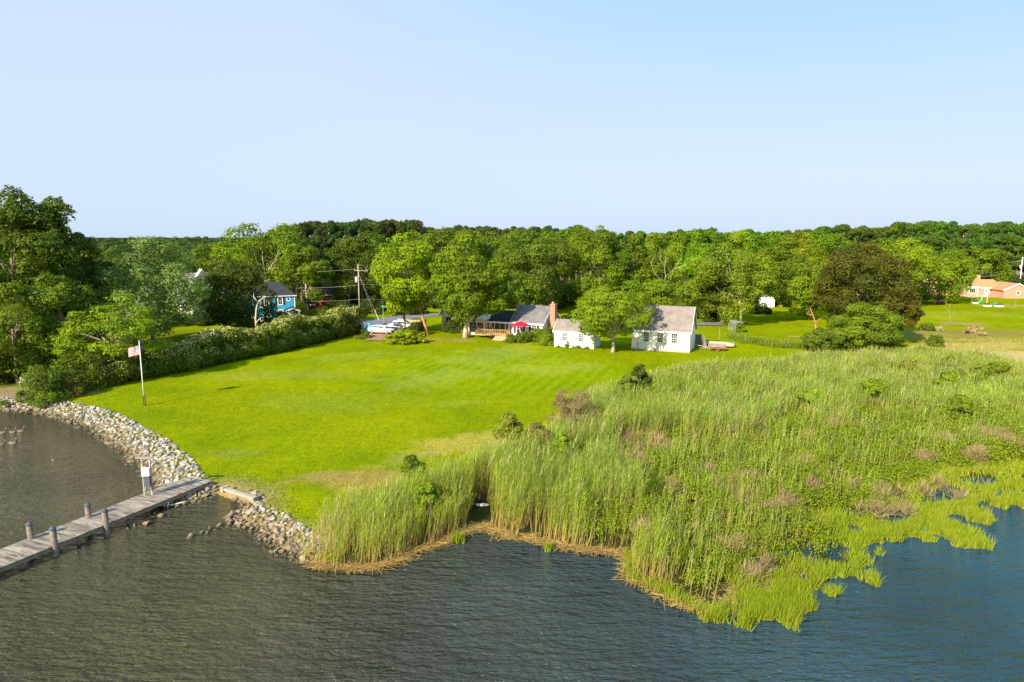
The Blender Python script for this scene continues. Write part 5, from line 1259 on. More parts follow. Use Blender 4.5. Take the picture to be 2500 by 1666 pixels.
dead_tree('pale bare dead tree standing up out of the hedge', [[(628, 815), (624, 780), (626, 752), (630, 738)], [(630, 738), (622, 725), (615, 717)], [(630, 738), (638, 730), (639, 723)], [(624, 758), (634, 750), (642, 753)]], 103, r=.24, seed=9, twigs=1)
dead_tree('low tangle of dead branches lying on top of the hedge', [[(624, 790), (634, 778), (645, 774)], [(634, 778), (640, 785), (650, 780)], [(626, 795), (618, 775), (612, 778)]], 102, r=.12, seed=10, twigs=2)
SB = shrub
SB('flowering shrub at the river end of the hedge', 112, 985, 110, 105, (0.095, 0.135, 0.02), 400, n=9000, ls=.2, nl=30)
SB('tall leafy shrub between the river shrub and the hedge', 195, 962, 120, 110, (0.07, 0.115, 0.014), 401, n=9000, ls=.22, nl=30)
SB('brownish tinted shrub at the left foot of the hedge', 180, 972, 50, 62, (0.13, 0.115, 0.025), 402, n=3000, ls=.18)
SB('low bright bush spilling onto the pale rocks', 112, 992, 52, 34, (0.10, 0.175, 0.014), 403, n=3500, ls=.15)
SB('low dark bush beside the left rocks', 72, 984, 46, 40, (0.07, 0.12, 0.014), 404, n=3000, ls=.15)
SB('small round weed clump at the left edge by the rocks', 8, 990, 22, 16, (0.09, 0.16, 0.014), 405, n=900, ls=.12)
SB('wide low yellow green juniper mound on the lawn', 990, 843, 112, 44, (0.20, 0.235, 0.014), 406, n=16000, ls=.26, nl=70, lr=.24, depth=.7, flat=.5)
SB('low spiky bush in front of the white hatchback', 888, 828, 42, 22, (0.09, 0.12, 0.014), 407, n=1800, ls=.22)
SB('dark leafy bush behind the juniper mound', 1012, 822, 44, 40, (0.04, 0.085, 0.012), 408, n=3000, ls=.25)
SB('dark round bush by the cream wall left of the maple trunk', 1108, 814, 54, 40, (0.045, 0.09, 0.012), 409, n=3500, ls=.25)
SB('dark bush under the cream wall left of the deck', 1160, 812, 28, 16, (0.03, 0.06, 0.010), 410, n=1400, ls=.22)
SB('small reddish brown bush beside the deck steps', 1203, 829, 16, 14, (0.09, 0.035, 0.015), 411, n=900, ls=.18)
SB('long clipped dark hedge in front of the patio', 1272, 838, 84, 30, (0.085, 0.13, 0.012), 412, n=9000, ls=.2, nl=36, lr=.36, depth=.35, name='clipped_hedge', cat='hedge')
SB('tall rounded end of the clipped patio hedge', 1316, 836, 62, 40, (0.095, 0.145, 0.012), 413, n=8000, ls=.2, nl=26, lr=.42, name='round_shrub')
SB('yellowish round shrub behind the clipped globe bush', 1338, 833, 40, 38, (0.165, 0.165, 0.014), 414, n=4500, ls=.2, nl=18, lr=.45, name='round_shrub')
SB('clipped globe bush left of the small shed', 1334, 846, 40, 36, (0.115, 0.175, 0.012), 415, n=5000, ls=.17, nl=18, lr=.5, name='round_shrub')
SB('narrow orange flowering plant against the small shed', 1383, 850, 9, 22, (0.22, 0.17, 0.03), 416, n=700, ls=.16, name='flowering_plant', cat='plant')
SB('low leafy plant at the foot of the shed trellis', 1408, 853, 24, 10, (0.10, 0.17, 0.012), 417, n=900, ls=.15, name='garden_plant', cat='plant')
SB('low leafy plant at the right front corner of the shed', 1430, 854, 15, 9, (0.10, 0.17, 0.012), 418, n=600, ls=.15, name='garden_plant', cat='plant')
SB('tiny plant at the left front corner of the shed', 1363, 849, 11, 6, (0.12, 0.16, 0.012), 419, n=400, ls=.12, name='garden_plant', cat='plant')
SB('small dark bush between the red umbrella and the deck', 1236, 822, 20, 14, (0.05, 0.09, 0.012), 420, n=900, ls=.18)
SB('vine covered mound by the wire cage', 1806, 812, 34, 20, (0.085, 0.14, 0.012), 421, n=2500, ls=.2)
SB('rounded bush behind the hedge below the red house', 775, 800, 75, 55, (0.07, 0.10, 0.014), 422, n=5000, ls=.28)
SB('evergreen shrub filling the gap before the blue house porch', 690, 800, 60, 45, (0.035, 0.07, 0.012), 423, n=4000, ls=.26)
SB('gray leaved bush in the field right of the brown tree', 2290, 808, 26, 14, (0.30, 0.27, 0.20), 424, n=1200, ls=.18)
SB('olive bush at the right foot of the brown tree', 2262, 810, 30, 26, (0.10, 0.13, 0.02), 425, n=1800, ls=.2)
SB('green field bush behind the tall reeds on the right', 2285, 848, 46, 30, (0.085, 0.135, 0.014), 426, n=2500, ls=.22)
SB('low pinkish brush patch in the right field', 2380, 820, 60, 24, (0.24, 0.19, 0.10), 427, n=2500, ls=.2, mat='needle')

# marsh shrubs that rise above the reeds
MS = [('dark glossy round bush on the reed edge', 1563, 945, 40, 40, (0.022, 0.06, 0.012)), ('dull green bush beside the dark glossy one', 1530, 950, 34, 26, (0.08, 0.11, 0.02)),
      ('wide brown twiggy bush at the lawn edge of the reeds', 1412, 1045, 90, 78, (0.26, 0.19, 0.11)), ('smaller brown twiggy bush left of the wide one', 1372, 1030, 50, 58, (0.24, 0.18, 0.10)),
      ('olive bush on the bare strip at the lawn edge', 1240, 1085, 66, 56, (0.12, 0.14, 0.02)), ('reddish brown bush right of the olive bush', 1312, 1088, 48, 50, (0.20, 0.13, 0.07)), ('round yellow green bush below the reddish bush', 1372, 1110, 46, 42, (0.12, 0.19, 0.012)),
      ('dark green bush at the head of the left reed clump', 1008, 1165, 48, 44, (0.065, 0.10, 0.012)), ('bright green bush inside the left reed clump', 1040, 1235, 56, 50, (0.10, 0.17, 0.012)),
      ('low rounded bush in the upper reeds, leftmost of the row', 2218, 905, 54, 24, (0.13, 0.14, 0.03)), ('small olive cushion bush near the brown grass edge', 2318, 890, 42, 20, (0.09, 0.11, 0.018)), ('round cushion bush below the small olive one', 2338, 925, 28, 26, (0.085, 0.115, 0.015)),
      ('bright cushion bush beside the round one', 2313, 940, 50, 30, (0.11, 0.16, 0.012)), ('cushion bush right of the bright one, lower of the trio', 2413, 935, 44, 28, (0.09, 0.14, 0.012)), ('cushion bush on the left of the right hand trio', 2392, 915, 36, 24, (0.11, 0.14, 0.02)), ('topmost cushion bush of the right hand trio', 2440, 912, 44, 34, (0.10, 0.125, 0.015)),
      ('lone domed bush in the middle of the upper reeds', 2137, 960, 58, 34, (0.10, 0.16, 0.012)), ('flat green bush left of the lone domed bush', 1978, 975, 52, 24, (0.14, 0.20, 0.02)), ('dark domed bush low in the right reeds', 2343, 1000, 44, 34, (0.06, 0.13, 0.012))]
for i, (lb, px, py, w, h, tn) in enumerate(MS):
    x, y = P(px, py, 1.5); brown = tn[0] > .18
    SB(lb, px, py + 3, w * 1.15, h * (1.7 if i < 9 else 1.25), tuple(v * (1.25 if tn[0] < .18 else .62) for v in tn), 450 + i, n=6000 if w > 50 else 3500, ls=.17 if y < 60 else .24, nl=22, lr=.36, z0=1.2, base_drop=1.0, mat='needle' if brown else 'leaf', name='marsh_shrub', asp=.25 if brown else .6, flat=.6)

# ------------------------------------------------------------------ marsh vegetation
def scatter(nmax, x0, x1, y0, y1, rs): return rs.uniform(x0, x1, nmax), rs.uniform(y0, y1, nmax)
RG = np.array((0.25, 0.36, 0.030)); RB = np.array((0.25, 0.36, 0.040)); RY = np.array((0.32, 0.39, 0.022)); STR = np.array((0.50, 0.36, 0.13)); TAN = np.array((0.50, 0.42, 0.22))
BR = [P(q[0], q[1], .6) + (q[2] * .62,) for q in ((1880, 1235, 1.0), (1925, 1228, 1.2), (2165, 1195, 1.3), (2195, 1225, 1.4), (2130, 1245, 1.2), (2080, 1185, .9), (1800, 1165, 1.0), (1730, 1135, .9), (1840, 1160, .8), (1530, 1070, 1.5), (1600, 1075, 1.2), (2305, 1065, 1.3), (2420, 1060, 1.6), (2460, 1075, 1.2), (2260, 1110, 1.1), (2290, 1160, 1.0), (2380, 1105, 1.1), (1985, 1180, .9), (1640, 1190, .8), (1560, 1290, .8), (1880, 1360, .9), (1850, 1385, .8), (2250, 1185, .9), (2340, 1190, .9))]
BRP = BR
def reeds(X, Y, Z, H, w, rs, tint, dead, nleaf=6, bend=1.0, base_straw=.16):
    """each reed: a stem sliver and arching leaves, one merged mesh"""
    n = len(X); az = rs.uniform(0, 2 * PI, n); lean = np.stack([rs.normal(.10, .10, n), rs.normal(.05, .10, n), np.zeros(n)], 1) * bend
    P0 = np.stack([X, Y, Z], 1); up = unit(np.stack([lean[:, 0], lean[:, 1], np.ones(n)], 1)); sd = np.stack([np.cos(az), np.sin(az), np.zeros(n)], 1)
    H = np.where(dead, H * 1.12, H); top = P0 + up * H[:, None]
    hue = tint * (rs.uniform(.58, 1.2, n) * (.50 + .85 * fbm(X, Y, 1.5, 303)))[:, None]
    dc = TAN * rs.uniform(.7, 1.15, n)[:, None]
    bodyc = np.where(dead[:, None], dc, hue)
    Vs = []; Cs = []
    sw = (w * .35)[:, None]
    base = P0; mid = P0 + up * (H * .5)[:, None]
    bcol = (STR * .9 + 0 * bodyc) if base_straw > 0 else hue * .9
    Vs.append(np.stack([base - sd * sw, base + sd * sw, top], 1)); Cs.append(np.stack([bcol, bcol, np.where(dead[:, None], dc * 1.1, hue * 1.25)], 1))
    for j in range(nleaf):
        act = rs.rand(n) < np.where(dead, .25, 1.0)
        t = (.22 + .74 * (j + rs.rand(n)) / nleaf); a = rs.uniform(0, 2 * PI, n); o = np.stack([np.cos(a) * .5 + .18, np.sin(a) * .5 + .05, np.zeros(n)], 1)
        ll = H * rs.uniform(.14, .27, n) * np.where(act, 1, .01)
        p = P0 + up * (H * t)[:, None]; q = p + o * (ll * .45)[:, None] + np.array([0, 0, 1]) * (ll * .55)[:, None]; e = p + o * (ll * 1.15)[:, None] + np.array([0, 0, 1]) * (ll * rs.uniform(.5, 1.15, n))[:, None]
        sdv = np.stack([-o[:, 1], o[:, 0], np.zeros(n)], 1); ww = (w * .55)[:, None]
        Vs.append(np.stack([p - sdv * ww, p + sdv * ww, q], 1)); Vs.append(np.stack([q - sdv * ww * .9, q + sdv * ww * .9, e], 1))
        lc = bodyc * rs.uniform(.8, 1.2, n)[:, None]; k = np.clip((t - base_straw) / .22, 0, 1)[:, None]; lc0 = STR * (1 - k) + lc * k
        for _ in range(2): Cs.append(np.stack([lc0, lc, lc * 1.12], 1))
    V = np.concatenate(Vs, 0).reshape(-1, 3); Cc = np.concatenate(Cs, 0).reshape(-1, 3)
    return V, Cc
rs = np.random.RandomState(5)
N0 = 900000
X, Y = rs.uniform(-14, 100, N0), rs.uniform(26, 102, N0)
# keep what the picture can see, thin out with distance
vis = (np.abs(X) < Y * .84 + 3)
X, Y = X[vis], Y[vis]
hh, sdd, mm = height(X, Y)
dl = dist_line(np.array([(-10.2, 36.2)] + mtop + [(110, 75)]), X, Y)
# zoning: 0 tall reed, 1 mixed herbs and brush, 2 low cordgrass
px_ = X / Y * 1667 + 1250     # only a rough east-west coordinate for the vegetation zones
mixed = fbm(X, Y, 7, 61) * .6 + sstep(-6, 20, X) * .35 + sstep(16, 3, sdd) * .25 * (X > 8) - sstep(62, 74, Y) * .8 - (X < 4) * .5
thin = (mixed > .60) & (rs.rand(len(X)) > .16)
reedmask = mm & (sdd > .02) & ~thin & ~((px_ > 1800) & (sdd < 1.8)) & ~((px_ > 1640) & (sdd < .5)) & ~((X > 24) & (sdd < 4 + 3 * fbm(X, Y, 5, 3)))
gapx, gapy = P(1172, 1270, -.6); gap = (np.hypot((X - gapx) / .9, (Y - gapy) / 2.4) > 1)
dens = np.clip(46 - Y * .30, 16, 36) / 55.0
shrubfree = np.ones(len(X), bool); MSP = []
for (lb_, qx, qy, qw, qh, tn_) in MS:
    cx_, cy_ = P(qx, qy, 1.5); rr0 = qw / 2 / F0 * cy_; cy_ += rr0 * .8; MSP.append((cx_, cy_, rr0))
    u_ = (X - cx_ * .985) / (rr0 * 1.05); v_ = np.where(Y < cy_, (cy_ - Y) / (rr0 + .3), (Y - cy_) / rr0); shrubfree &= (u_ ** 2 + v_ ** 2 > 1 + .35 * (vnoise(X, Y, .8, 4) - .5)) | ((Y < cy_ - rr0) & (rs.rand(len(X)) < .10))
for (qx, qy, qr) in BRP:
    shrubfree &= np.hypot(X - qx, (Y - qy + .8) / 1.5) > qr * (.8 + .6 * vnoise(X, Y, .7, 12))
keep = shrubfree & reedmask & gap & (rs.rand(len(X)) < dens * .75) & (vnoise(X, Y, 1.1, 71) > .20) & (fbm(X, Y, 2.6, 72) > .27)
xr, yr, zr, dr = X[keep], Y[keep], hh[keep], dl[keep]; n = len(xr); print('reeds', n)
H = (2.1 + 1.3 * fbm(xr, yr, 4, 81) + rs.normal(0, .25, n)) * (0.62 + .38 * sstep(0, 3, dr)) * np.where(sdd[keep] < 1.2, .85, 1)
H = np.where(yr > 60, H * .78, H) * np.where(mixed[keep] > .6, .72, 1)
wid = np.clip(.036 + (yr - 30) * .0009, .036, .10) * rs.uniform(.8, 1.3, n)
k1 = sstep(.35, .7, fbm(xr, yr, 9, 91))[:, None]; k2 = sstep(.5, .8, fbm(xr, yr, 6, 95))[:, None]; front = sstep(4.5, 0, sdd[keep])[:, None]
tint = RG * (1 - k1) + RB * k1; tint = tint * (1 - k2 * .7) + RY * k2 * .7; tint = tint * (1 - .4 * front) + RY * .4 * front; tint = tint * (1 - .45 * sstep(60, 85, yr)[:, None]) + np.array((.31, .36, .06)) * .45 * sstep(60, 85, yr)[:, None]
deadp = .17 + .16 * sstep(.5, .8, fbm(xr, yr, 4, 97)) + .35 * sstep(1.6, .2, dr) - .05 * (yr > 60)
V, Cc = reeds(xr, yr, zr, H, wid, rs, tint, rs.rand(n) < deadp)
o = link('reed_bed', np_mesh('reed_bed', V, np.arange(len(V)).reshape(-1, 3), M['reed'], col=Cc)); tag(o, 'tall green marsh reeds with straw stalks between lawn and river', 'reeds', kind='stuff')
# cordgrass: short bright blades at the river fringe and on small islands
isl = [(2322, 1298, 1.5, .9), (2345, 1318, 1.6, .8), (2385, 1335, 1.0, .4), (2370, 1260, 1.2, .5), (2400, 1276, .9, .3), (2290, 1290, .9, .7), (2265, 1320, .5, .3), (2235, 1310, .4, .3), (2240, 1288, .5, .4), (2445, 1235, .6, .5), (2490, 1228, 1.2, .9), (2530, 1235, 1.2, .7), (2120, 1320, .8, .5), (2060, 1330, .6, .4),
       (2000, 1410, .7, .4), (1985, 1425, .6, .3), (2030, 1450, .6, .3), (1955, 1440, .9, .5), (1905, 1440, .6, .4), (1830, 1510, 1.1, .5), (1890, 1500, 1.5, .9), (1930, 1490, 1.2, .8), (1850, 1480, 1.2, .8), (1960, 1470, .6, .5), (1745, 1515, .8, .3), (1815, 1530, .5, .25), (1870, 1465, .9, .5), (1920, 1460, .8, .4), (3300, 1525, 1.0, .35),
       (1340, 1345, .4, .15), (1545, 1370, .3, .2), (1115, 1325, .5, .2)]
nb = 330000; X2, Y2 = rs.uniform(5, 80, nb), rs.uniform(27, 72, nb); k = (np.abs(X2) < Y2 * .80 + 2); X2, Y2 = X2[k], Y2[k]
h2, s2, m2 = height(X2, Y2)
p2x = X2 / Y2 * 1667 + 1250
fr = m2 & (((p2x > 1560) & (s2 < .5)) | ((p2x > 1790) & (s2 < .7 + 2.2 * fbm(X2, Y2, 2.5, 13))) | ((X2 > 24) & (s2 < 4 + 4 * fbm(X2, Y2, 5, 3)))) & (s2 > -.3) & (vnoise(X2, Y2, .9, 17) > .34)
fr &= (h2 > WZ - .15) | (rs.rand(len(X2)) < .10)
fr &= (s2 > .35) | (rs.rand(len(X2)) < .55)
xs, ys, zs = [X2[fr]], [Y2[fr]], [np.maximum(h2[fr], WZ - .05)]
for _k in range(46):
    j_ = rs.randint(47, len(shore) - 4); t_ = rs.rand(); q_ = shore[j_] * (1 - t_) + shore[j_ + 1] * t_
    if q_[0] / q_[1] < .30: continue
    a_ = rs.uniform(.12, .42); o_ = np.array([rs.normal(.35, .5), -abs(rs.normal(.2, .45))]); n_ = int(600 * a_ * a_ * 3); th = rs.uniform(0, 6.28, n_); r_ = a_ * np.sqrt(rs.rand(n_)) * (1 + .4 * np.sin(3 * th + _k))
    xs.append(q_[0] + o_[0] + r_ * np.cos(th)); ys.append(q_[1] + o_[1] + 1.3 * r_ * np.sin(th)); zs.append(np.full(n_, WZ - .06))
for (px, py, a, b) in isl:
    cx, cy = P(px, py, WZ); q = int(620 * a * b * 3.1); th = rs.uniform(0, 6.28, q); r_ = rs.rand(q) ** .72 * (.62 + .3 * np.sin(3 * th + px) + .22 * np.sin(7 * th + py))
    xs.append(cx + a * r_ * np.cos(th)); ys.append(cy + b * 1.5 * r_ * np.sin(th)); zs.append(np.full(q, WZ - .06))
# the small fringe of blades all along the waterline below the reeds
cpt, s_, _l = polyline_pts(shore[47:-3], 9000, rs); xs.append(cpt[:, 0] + rs.normal(0, .18, 9000)); ys.append(cpt[:, 1] + rs.normal(.05, .18, 9000)); zs.append(np.full(9000, WZ - .05))
xs, ys, zs = map(np.concatenate, (xs, ys, zs)); n = len(xs); print('blades', n)
az = rs.uniform(0, 6.28, n); sdv = np.stack([np.cos(az), np.sin(az), 0 * az], 1); Hh = rs.uniform(.3, .8, n) * (.55 + .75 * fbm(xs, ys, 1.0, 118)); w_ = np.clip(.022 + (ys - 28) * .0008, .022, .06)[:, None]
P0 = np.stack([xs, ys, zs], 1); tp = P0 + np.stack([rs.normal(.06, .16, n), rs.normal(0, .16, n), Hh], 1); hue = (np.array((0.29, 0.36, 0.014)) * (1 - (kk := rs.rand(n, 1) * .6)) + np.array((.13, .24, .02)) * kk) * rs.uniform(.8, 1.15, n)[:, None]
V = np.stack([P0 - sdv * w_, P0 + sdv * w_, tp], 1).reshape(-1, 3); bc = np.where(rs.rand(n, 1) < .3, np.array((.38, .27, .07)), hue * .95); Cc = np.stack([bc, bc, hue * 1.08], 1).reshape(-1, 3)
o = link('cordgrass', np_mesh('cordgrass', V, np.arange(len(V)).reshape(-1, 3), M['reed'], col=Cc)); tag(o, 'short bright yellow green cordgrass fringing the river and its little islands', 'cordgrass', kind='stuff')
# mixed herbs: leafy clumps plus brown brush in the middle and right of the marsh
nm = 26000; X3, Y3 = rs.uniform(2, 95, nm), rs.uniform(29, 95, nm); k = (np.abs(X3) < Y3 * .82 + 2); X3, Y3 = X3[k], Y3[k]; h3, s3, m3 = height(X3, Y3)
mix3 = fbm(X3, Y3, 7, 61) * .6 + sstep(-6, 20, X3) * .35 + sstep(16, 3, s3) * .25 * (X3 > 8) - sstep(62, 74, Y3) * .8
k = m3 & (s3 > 1.2) & (mix3 > .52) & ~((X3 > 24) & (s3 < 3.5)); X3, Y3, h3, s3 = X3[k], Y3[k], h3[k], s3[k]; nc = len(X3); print('herb clumps', nc)
br = fbm(X3, Y3, 3.2, 63) > .70
for (qx, qy, qr) in BR: br |= np.hypot(X3 - qx, Y3 - qy) < qr
L1 = 46; ex = []
for (qx, qy, qr) in BR:
    m_ = int(6 * qr * qr + 2); ex.append((qx + rs.normal(0, qr * .5, m_), qy + rs.normal(0, qr * .6, m_)))
ex0 = np.concatenate([e_[0] for e_ in ex]); ex1 = np.concatenate([e_[1] for e_ in ex]); X3 = np.concatenate([X3, ex0]); Y3 = np.concatenate([Y3, ex1]); h3 = np.concatenate([h3, height(ex0, ex1)[0] + .25]); br = np.concatenate([br, np.ones(len(ex0), bool)]); nc = len(X3)
kk = np.repeat(np.arange(nc), L1); n = len(kk); hgt = np.where(br, 1.1, 1.2) * (.45 + 1.2 * fbm(X3, Y3, 3, 66)); rr_ = rs.uniform(.35, .75, nc)
d = unit(rs.randn(n, 3) + np.array([0, 0, .8])); pos = np.stack([X3[kk], Y3[kk], h3[kk] + hgt[kk] * .45], 1) + d * np.stack([rr_[kk], rr_[kk], hgt[kk] * .55], 1) * rs.uniform(.5, 1.05, n)[:, None]
g1 = np.array((.15, .23, .014)); g2 = np.array((.23, .28, .014)); bb = np.array((.38, .29, .15)); cl = (g1 + (g2 - g1) * rs.rand(nc, 1)); cl[br] = bb * (.7 + .5 * rs.rand(br.sum(), 1)); 
cc = cl[kk] * rs.uniform(.75, 1.25, n)[:, None]
sz = np.clip(.13 + (Y3[kk] - 30) * .002, .13, .25)
isb = br[kk]
V1, F1 = cards(rs, pos[~isb], unit(d[~isb] + rs.randn((~isb).sum(), 3) * .6), sz[~isb], .55)
dd = d[isb]; pb = pos[isb]; tb = unit(dd * np.array([1, 1, .9]) + np.array([.15, 0, .5])); sb_ = unit(np.cross(tb, rs.randn(isb.sum(), 3))); Lb = rs.uniform(.35, .8, isb.sum())[:, None]; wb = (sz[isb] * .085)[:, None]
V2 = np.stack([pb - tb * Lb * .5 - sb_ * wb, pb - tb * Lb * .5 + sb_ * wb, pb + tb * Lb * .5 + sb_ * wb * .3, pb + tb * Lb * .5 - sb_ * wb * .3], 1).reshape(-1, 3); F2 = np.arange(len(V2)).reshape(-1, 4)
o = link('marsh_herbs', np_mesh('marsh_herbs', V1, F1, M['reed'], col=np.repeat(cc[~isb], 4, 0))); tag(o, 'leafy yellow green marsh herbs filling the middle of the wetland', 'marsh plants', kind='stuff')
o = link('dead_brush', np_mesh('dead_brush', V2, F2, M['reed'], col=np.repeat(cc[isb], 4, 0))); tag(o, 'pinkish brown dead brush in patches across the wetland', 'dead brush', kind='stuff')
# fallen straw along the waterline
cpt, s_, L_ = polyline_pts(shore[29:58], 5200, rs); n = 5200
p = np.stack([cpt[:, 0] + rs.normal(.1, .3, n), cpt[:, 1] + rs.normal(.16, .15, n), np.full(n, WZ + .03) + rs.uniform(0, .16, n)], 1)
a = rs.normal(.15, .6, n) + (rs.rand(n) < .2) * 1.4; t = np.stack([np.cos(a), np.sin(a), rs.normal(0, .18, n)], 1); s_ = unit(np.cross(t, rs.randn(n, 3) * .4 + np.array([0, 0, 1.]))); Ls = rs.uniform(.4, 1.3, n)[:, None]
V = np.stack([p - t * Ls / 2 - s_ * .014, p - t * Ls / 2 + s_ * .014, p + t * Ls / 2 + s_ * .01, p + t * Ls / 2 - s_ * .01], 1).reshape(-1, 3)
o = link('fallen_straw', np_mesh('fallen_straw', V, np.arange(len(V)).reshape(-1, 4), M['reed'], col=np.repeat(STR * rs.uniform(.6, 1.1, n)[:, None], 4, 0))); tag(o, 'golden fallen straw matted along the waterline under the reeds', 'straw', kind='stuff')
# strip of rough grass from the wire cage to the brown tree, and field grass on the right
stA = [P(1795, 828), P(1830, 838), P(1900, 848), P(1980, 852)]
cpt, s_, L_ = polyline_pts(stA, 2600, rs); x4 = cpt[:, 0] + rs.normal(0, .7, 2600); y4 = cpt[:, 1] + rs.normal(.8, 1.2, 2600)
V, Cc = reeds(x4, y4, np.zeros(2600), rs.uniform(.5, 1.1, 2600), np.full(2600, .10), rs, np.tile(np.array((.20, .27, .02)), (2600, 1)), rs.rand(2600) < .06, nleaf=4, base_straw=-.3)
nf = 16000; xf, yf = rs.uniform(48, 110, nf), rs.uniform(72, 125, nf); mf = height(xf, yf)[2]; ok = ~mf & (fbm(xf, yf, 4, 88) > .55) & (xf < yf * .85) & (yf < 112); xf, yf = xf[ok], yf[ok]; nf = len(xf)
V_, C_ = reeds(xf, yf, np.zeros(nf), rs.uniform(.15, .45, nf), np.full(nf, .11), rs, np.tile(np.array((.17, .19, .03)), (nf, 1)), rs.rand(nf) < .4, nleaf=2)
o = link('rough_grass', np_mesh('rough_grass', np.vstack([V, V_]), np.arange(len(V) + len(V_)).reshape(-1, 3), M['reed'], col=np.vstack([Cc, C_]))); tag(o, 'strip of rough uncut grass by the wire cage and over the right field', 'grass', kind='stuff')
# lawn edge tufts and turf
nt = 90000; xt, yt = rs.uniform(-45, 10, nt), rs.uniform(36, 75, nt); ht, st_, mt_ = height(xt, yt); near = np.clip(60 / yt, 0, 1.3)
ok = (st_ > 1.6) & ~mt_ & (np.abs(xt) < yt * .8); xt, yt, ht = xt[ok], yt[ok], ht[ok]; n = len(xt); print('turf', n)
P0 = np.stack([xt, yt, ht - .01], 1); az = rs.uniform(0, 6.28, n); sdv = np.stack([np.cos(az), np.sin(az), 0 * az], 1); e_ = height(xt, yt)[1]
Hh = np.where(e_ < 3.4, rs.uniform(.05, .13, n), rs.uniform(.03, .07, n)); V = np.stack([P0 - sdv * .05, P0 + sdv * .05, P0 + np.stack([rs.normal(0, .03, n), rs.normal(0, .03, n), Hh], 1)], 1).reshape(-1, 3)
Cc = np.repeat(np.array((0.215, 0.265, 0.006)) * rs.uniform(.75, 1.15, n)[:, None], 3, 0)
o = link('turf', np_mesh('turf', V, np.arange(len(V)).reshape(-1, 3), M['reed'], col=Cc)); tag(o, 'short lawn blades near the shore', 'grass', kind='stuff')

# ------------------------------------------------------------------ shore rocks
def rock_mesh(seed):
    rs = np.random.RandomState(seed); import bmesh
    bm = bmesh.new(); pts = unit(rs.randn(13, 3)) * np.array([1, .78, .62]) * rs.uniform(.8, 1.1, (13, 1))
    for p in pts: bm.verts.new(p)
    r = bmesh.ops.convex_hull(bm, input=bm.verts); 
    for v in [v for v in bm.verts if not v.link_faces]: bm.verts.remove(v)
    bmesh.ops.bevel(bm, geom=list(bm.edges), offset=.06, segments=1, affect='EDGES')
    bmesh.ops.triangulate(bm, faces=bm.faces)
    me = bpy.data.meshes.new('rock'); bm.to_mesh(me); bm.free(); n = len(me.vertices); V = np.zeros(n * 3, np.float32); me.vertices.foreach_get('co', V)
    F_ = np.array([list(p.vertices) for p in me.polygons]); V = V.reshape(-1, 3); bpy.data.meshes.remove(me); return V, F_
rocks = [rock_mesh(900 + i) for i in range(9)]
rmesh = [np_mesh('rock', V, F_, M['rock'], col=np.ones((len(V), 3))) for V, F_ in rocks]
rs = np.random.RandomState(31)
def band(i0, i1, w0, w1, spacing, size, n, jit=.0):
    pl = shore[i0:i1 + 1]; c, s, L = polyline_pts(pl, n, rs); out = []
    # inland normal by finite differences of the signed distance
    e = .3; f = lambda a, b: height(a, b)[1]
    gxn = f(c[:, 0] + e, c[:, 1]) - f(c[:, 0] - e, c[:, 1]); gyn = f(c[:, 0], c[:, 1] + e) - f(c[:, 0], c[:, 1] - e); g_ = unit(np.stack([gxn, gyn], 1))
    w = rs.uniform(w0, w1, n); x = c[:, 0] + g_[:, 0] * w; y = c[:, 1] + g_[:, 1] * w; keep = []
    cell = {}
    for i in range(n):
        kx, ky = int(x[i] / spacing), int(y[i] / spacing); ok = True
        for a in (-1, 0, 1):
            for b in (-1, 0, 1):
                for j in cell.get((kx + a, ky + b), ()):
                    if (x[i] - x[j]) ** 2 + (y[i] - y[j]) ** 2 < spacing ** 2: ok = False
        if ok: cell.setdefault((kx, ky), []).append(i); keep.append(i)
    keep = np.array(keep); z = height(x[keep], y[keep])[0]
    return [(x[k], y[k], z[q] + size * .15, size * rs.uniform(.55, 1.0) * (1 + .8 * rs.rand() ** 4), w[k]) for q, k in enumerate(keep)]
LIST = []
o3 = 3
LIST += [('left', *r) for r in band(0, o3 + 12, -.25, 3.4, .27, .265, 40000)]
LIST += [('cove', *r) for r in band(o3 + 11, o3 + 15, -.2, 1.2, .30, .32, 1800)]
LIST += [('cove', *r) for r in band(o3 + 16, o3 + 18, .1, 1.5, .30, .28, 900)]
LIST += [('point', *r) for r in band(o3 + 18, o3 + 26, -.25, 2.25, .25, .25, 8000)]
def W_(px, py): return P(px, py, WZ)
single = [('pair of low boulders emerging from the river, outermost of the point', 466, 1312, .5), ('boulder in the water second from the end of the stone row', 494, 1301, .33), ('boulder in the stone row leading to the rocky point', 512, 1292, .35), ('small flat stone in the row off the rocky point', 506, 1303, .25), ('round boulder between the stone row and the rocky point', 540, 1285, .40), ('boulder at the tip of the rocky point', 563, 1276, .45),
          ('large boulder in the water beneath the jetty edge', 358, 1280, .55), ('low boulder left of the large one below the jetty', 326, 1285, .38), ('flat boulder right of the large one below the jetty', 392, 1261, .36), ('small stone behind the large boulder below the jetty', 374, 1266, .28), ('dark stone at the left foot of the boulders below the jetty', 312, 1293, .25), ('pointed stone close under the jetty boards', 378, 1256, .25),
          ('dark big boulder at the cove corner by the ladder', 441, 1223, .55), ('rounded boulder in the small cove', 472, 1226, .4), ('pale boulder in the small cove', 505, 1207, .38), ('gray boulder at the far side of the small cove', 482, 1212, .38), ('brown boulder at the near end of the little beach', 560, 1262, .55), ('pale boulder on the rocky point top', 600, 1250, .42)]
def put_rock(label, group, x, y, z, s, tint):
    k = rs.randint(9); o = link('rock', rmesh[k]); o.location = (x, y, z); o.rotation_euler = (rs.uniform(-.5, .5), rs.uniform(-.5, .5), rs.uniform(0, 6.28)); o.scale = (s * rs.uniform(.85, 1.25), s * rs.uniform(.8, 1.1), s * rs.uniform(.75, 1.1)); color(o, tint)
    tag(o, label, 'rock', group)
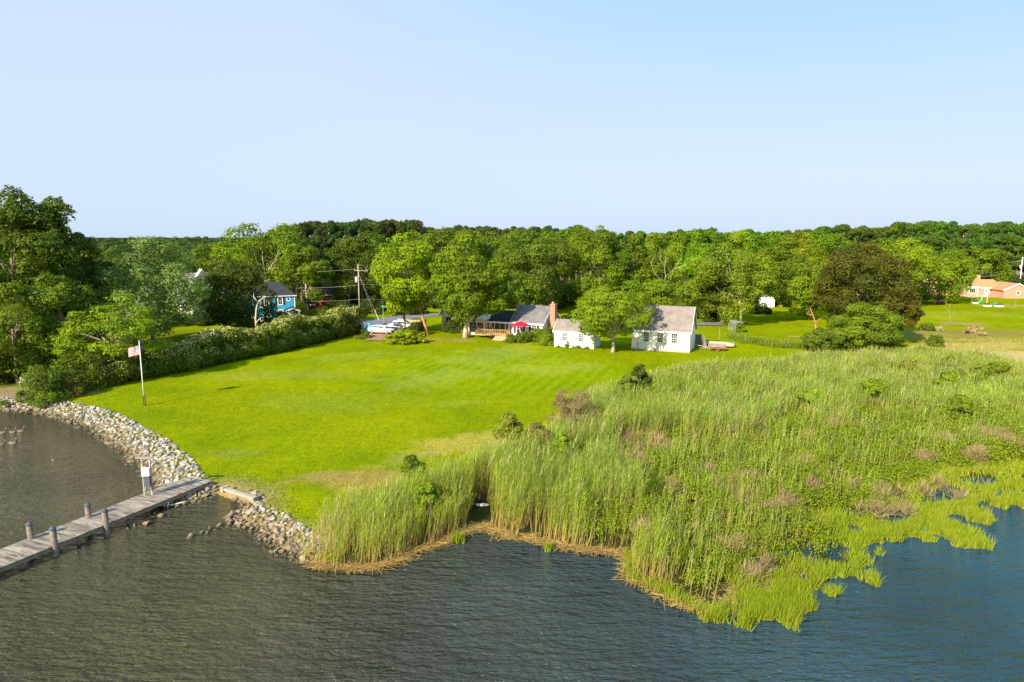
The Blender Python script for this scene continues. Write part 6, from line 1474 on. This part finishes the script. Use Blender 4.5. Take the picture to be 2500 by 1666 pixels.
def rtint(w, kind):
    base = np.array([(0.40, 0.365, 0.32), (0.34, 0.28, 0.21), (0.50, 0.47, 0.43), (0.29, 0.22, 0.145), (0.32, 0.33, 0.345), (0.44, 0.40, 0.35)][rs.randint(6)])
    low = np.array([(0.26, 0.19, 0.12), (0.33, 0.25, 0.16), (0.20, 0.15, 0.10)][rs.randint(3)])
    t = np.clip((w - .5) / 1.0, 0, 1) if kind == 'left' else np.clip((w - .7) / 1.6, 0, .8)
    if rs.rand() < .15: t *= .5
    return tuple(low * (1 - t) + base * t)
for lb, px, py, s in single:
    x, y = W_(px, py); put_rock(lb, None, x, y, WZ + s * .05, s * .82, (0.27, 0.21, 0.14) if 'dark' not in lb else (.11, .10, .09))
LIST.sort(key=lambda r: -(r[4] / math.hypot(r[1], r[2])))
vis_ = [r for r in LIST if abs(r[1]) < r[2] * .76]
rest = [r for r in LIST if abs(r[1]) >= r[2] * .76]
names_ = {'left': 'pale angular riprap stone on the curved bank left of the jetty', 'cove': 'dark stone edging the small cove beside the jetty', 'point': 'brownish riprap stone on the point between cove and reeds'}
for r in vis_[:282]: put_rock(names_[r[0]], 'riprap stones, ' + r[0], r[1], r[2], r[3], r[4], rtint(r[5], r[0]))
Vs = []; Fs = []; Cs = []; nv = 0
for r in vis_[282:] + rest:
    V, F_ = rocks[rs.randint(9)]; a = rs.uniform(0, 6.28); b = rs.uniform(-.5, .5); ca, sa = math.cos(a), math.sin(a); cb, sb2 = math.cos(b), math.sin(b)
    s = r[4]; v = V * np.array([s * rs.uniform(.85, 1.25), s * rs.uniform(.8, 1.1), s * rs.uniform(.75, 1.1)]); v = v @ np.array([[1, 0, 0], [0, cb, -sb2], [0, sb2, cb]]).T @ np.array([[ca, -sa, 0], [sa, ca, 0], [0, 0, 1]]).T + np.array([r[1], r[2], r[3]])
    Vs.append(v); Fs.append(F_ + nv); nv += len(v); Cs.append(np.tile(rtint(r[5], r[0]), (len(v), 1)))
o = link('riprap', np_mesh('riprap', np.vstack(Vs), np.vstack(Fs), M['rock'], col=np.vstack(Cs))); color(o, (1, 1, 1)); tag(o, 'bank of small pale and brown riprap stones along the shore', 'rocks', kind='stuff')
print('rocks', len(LIST))
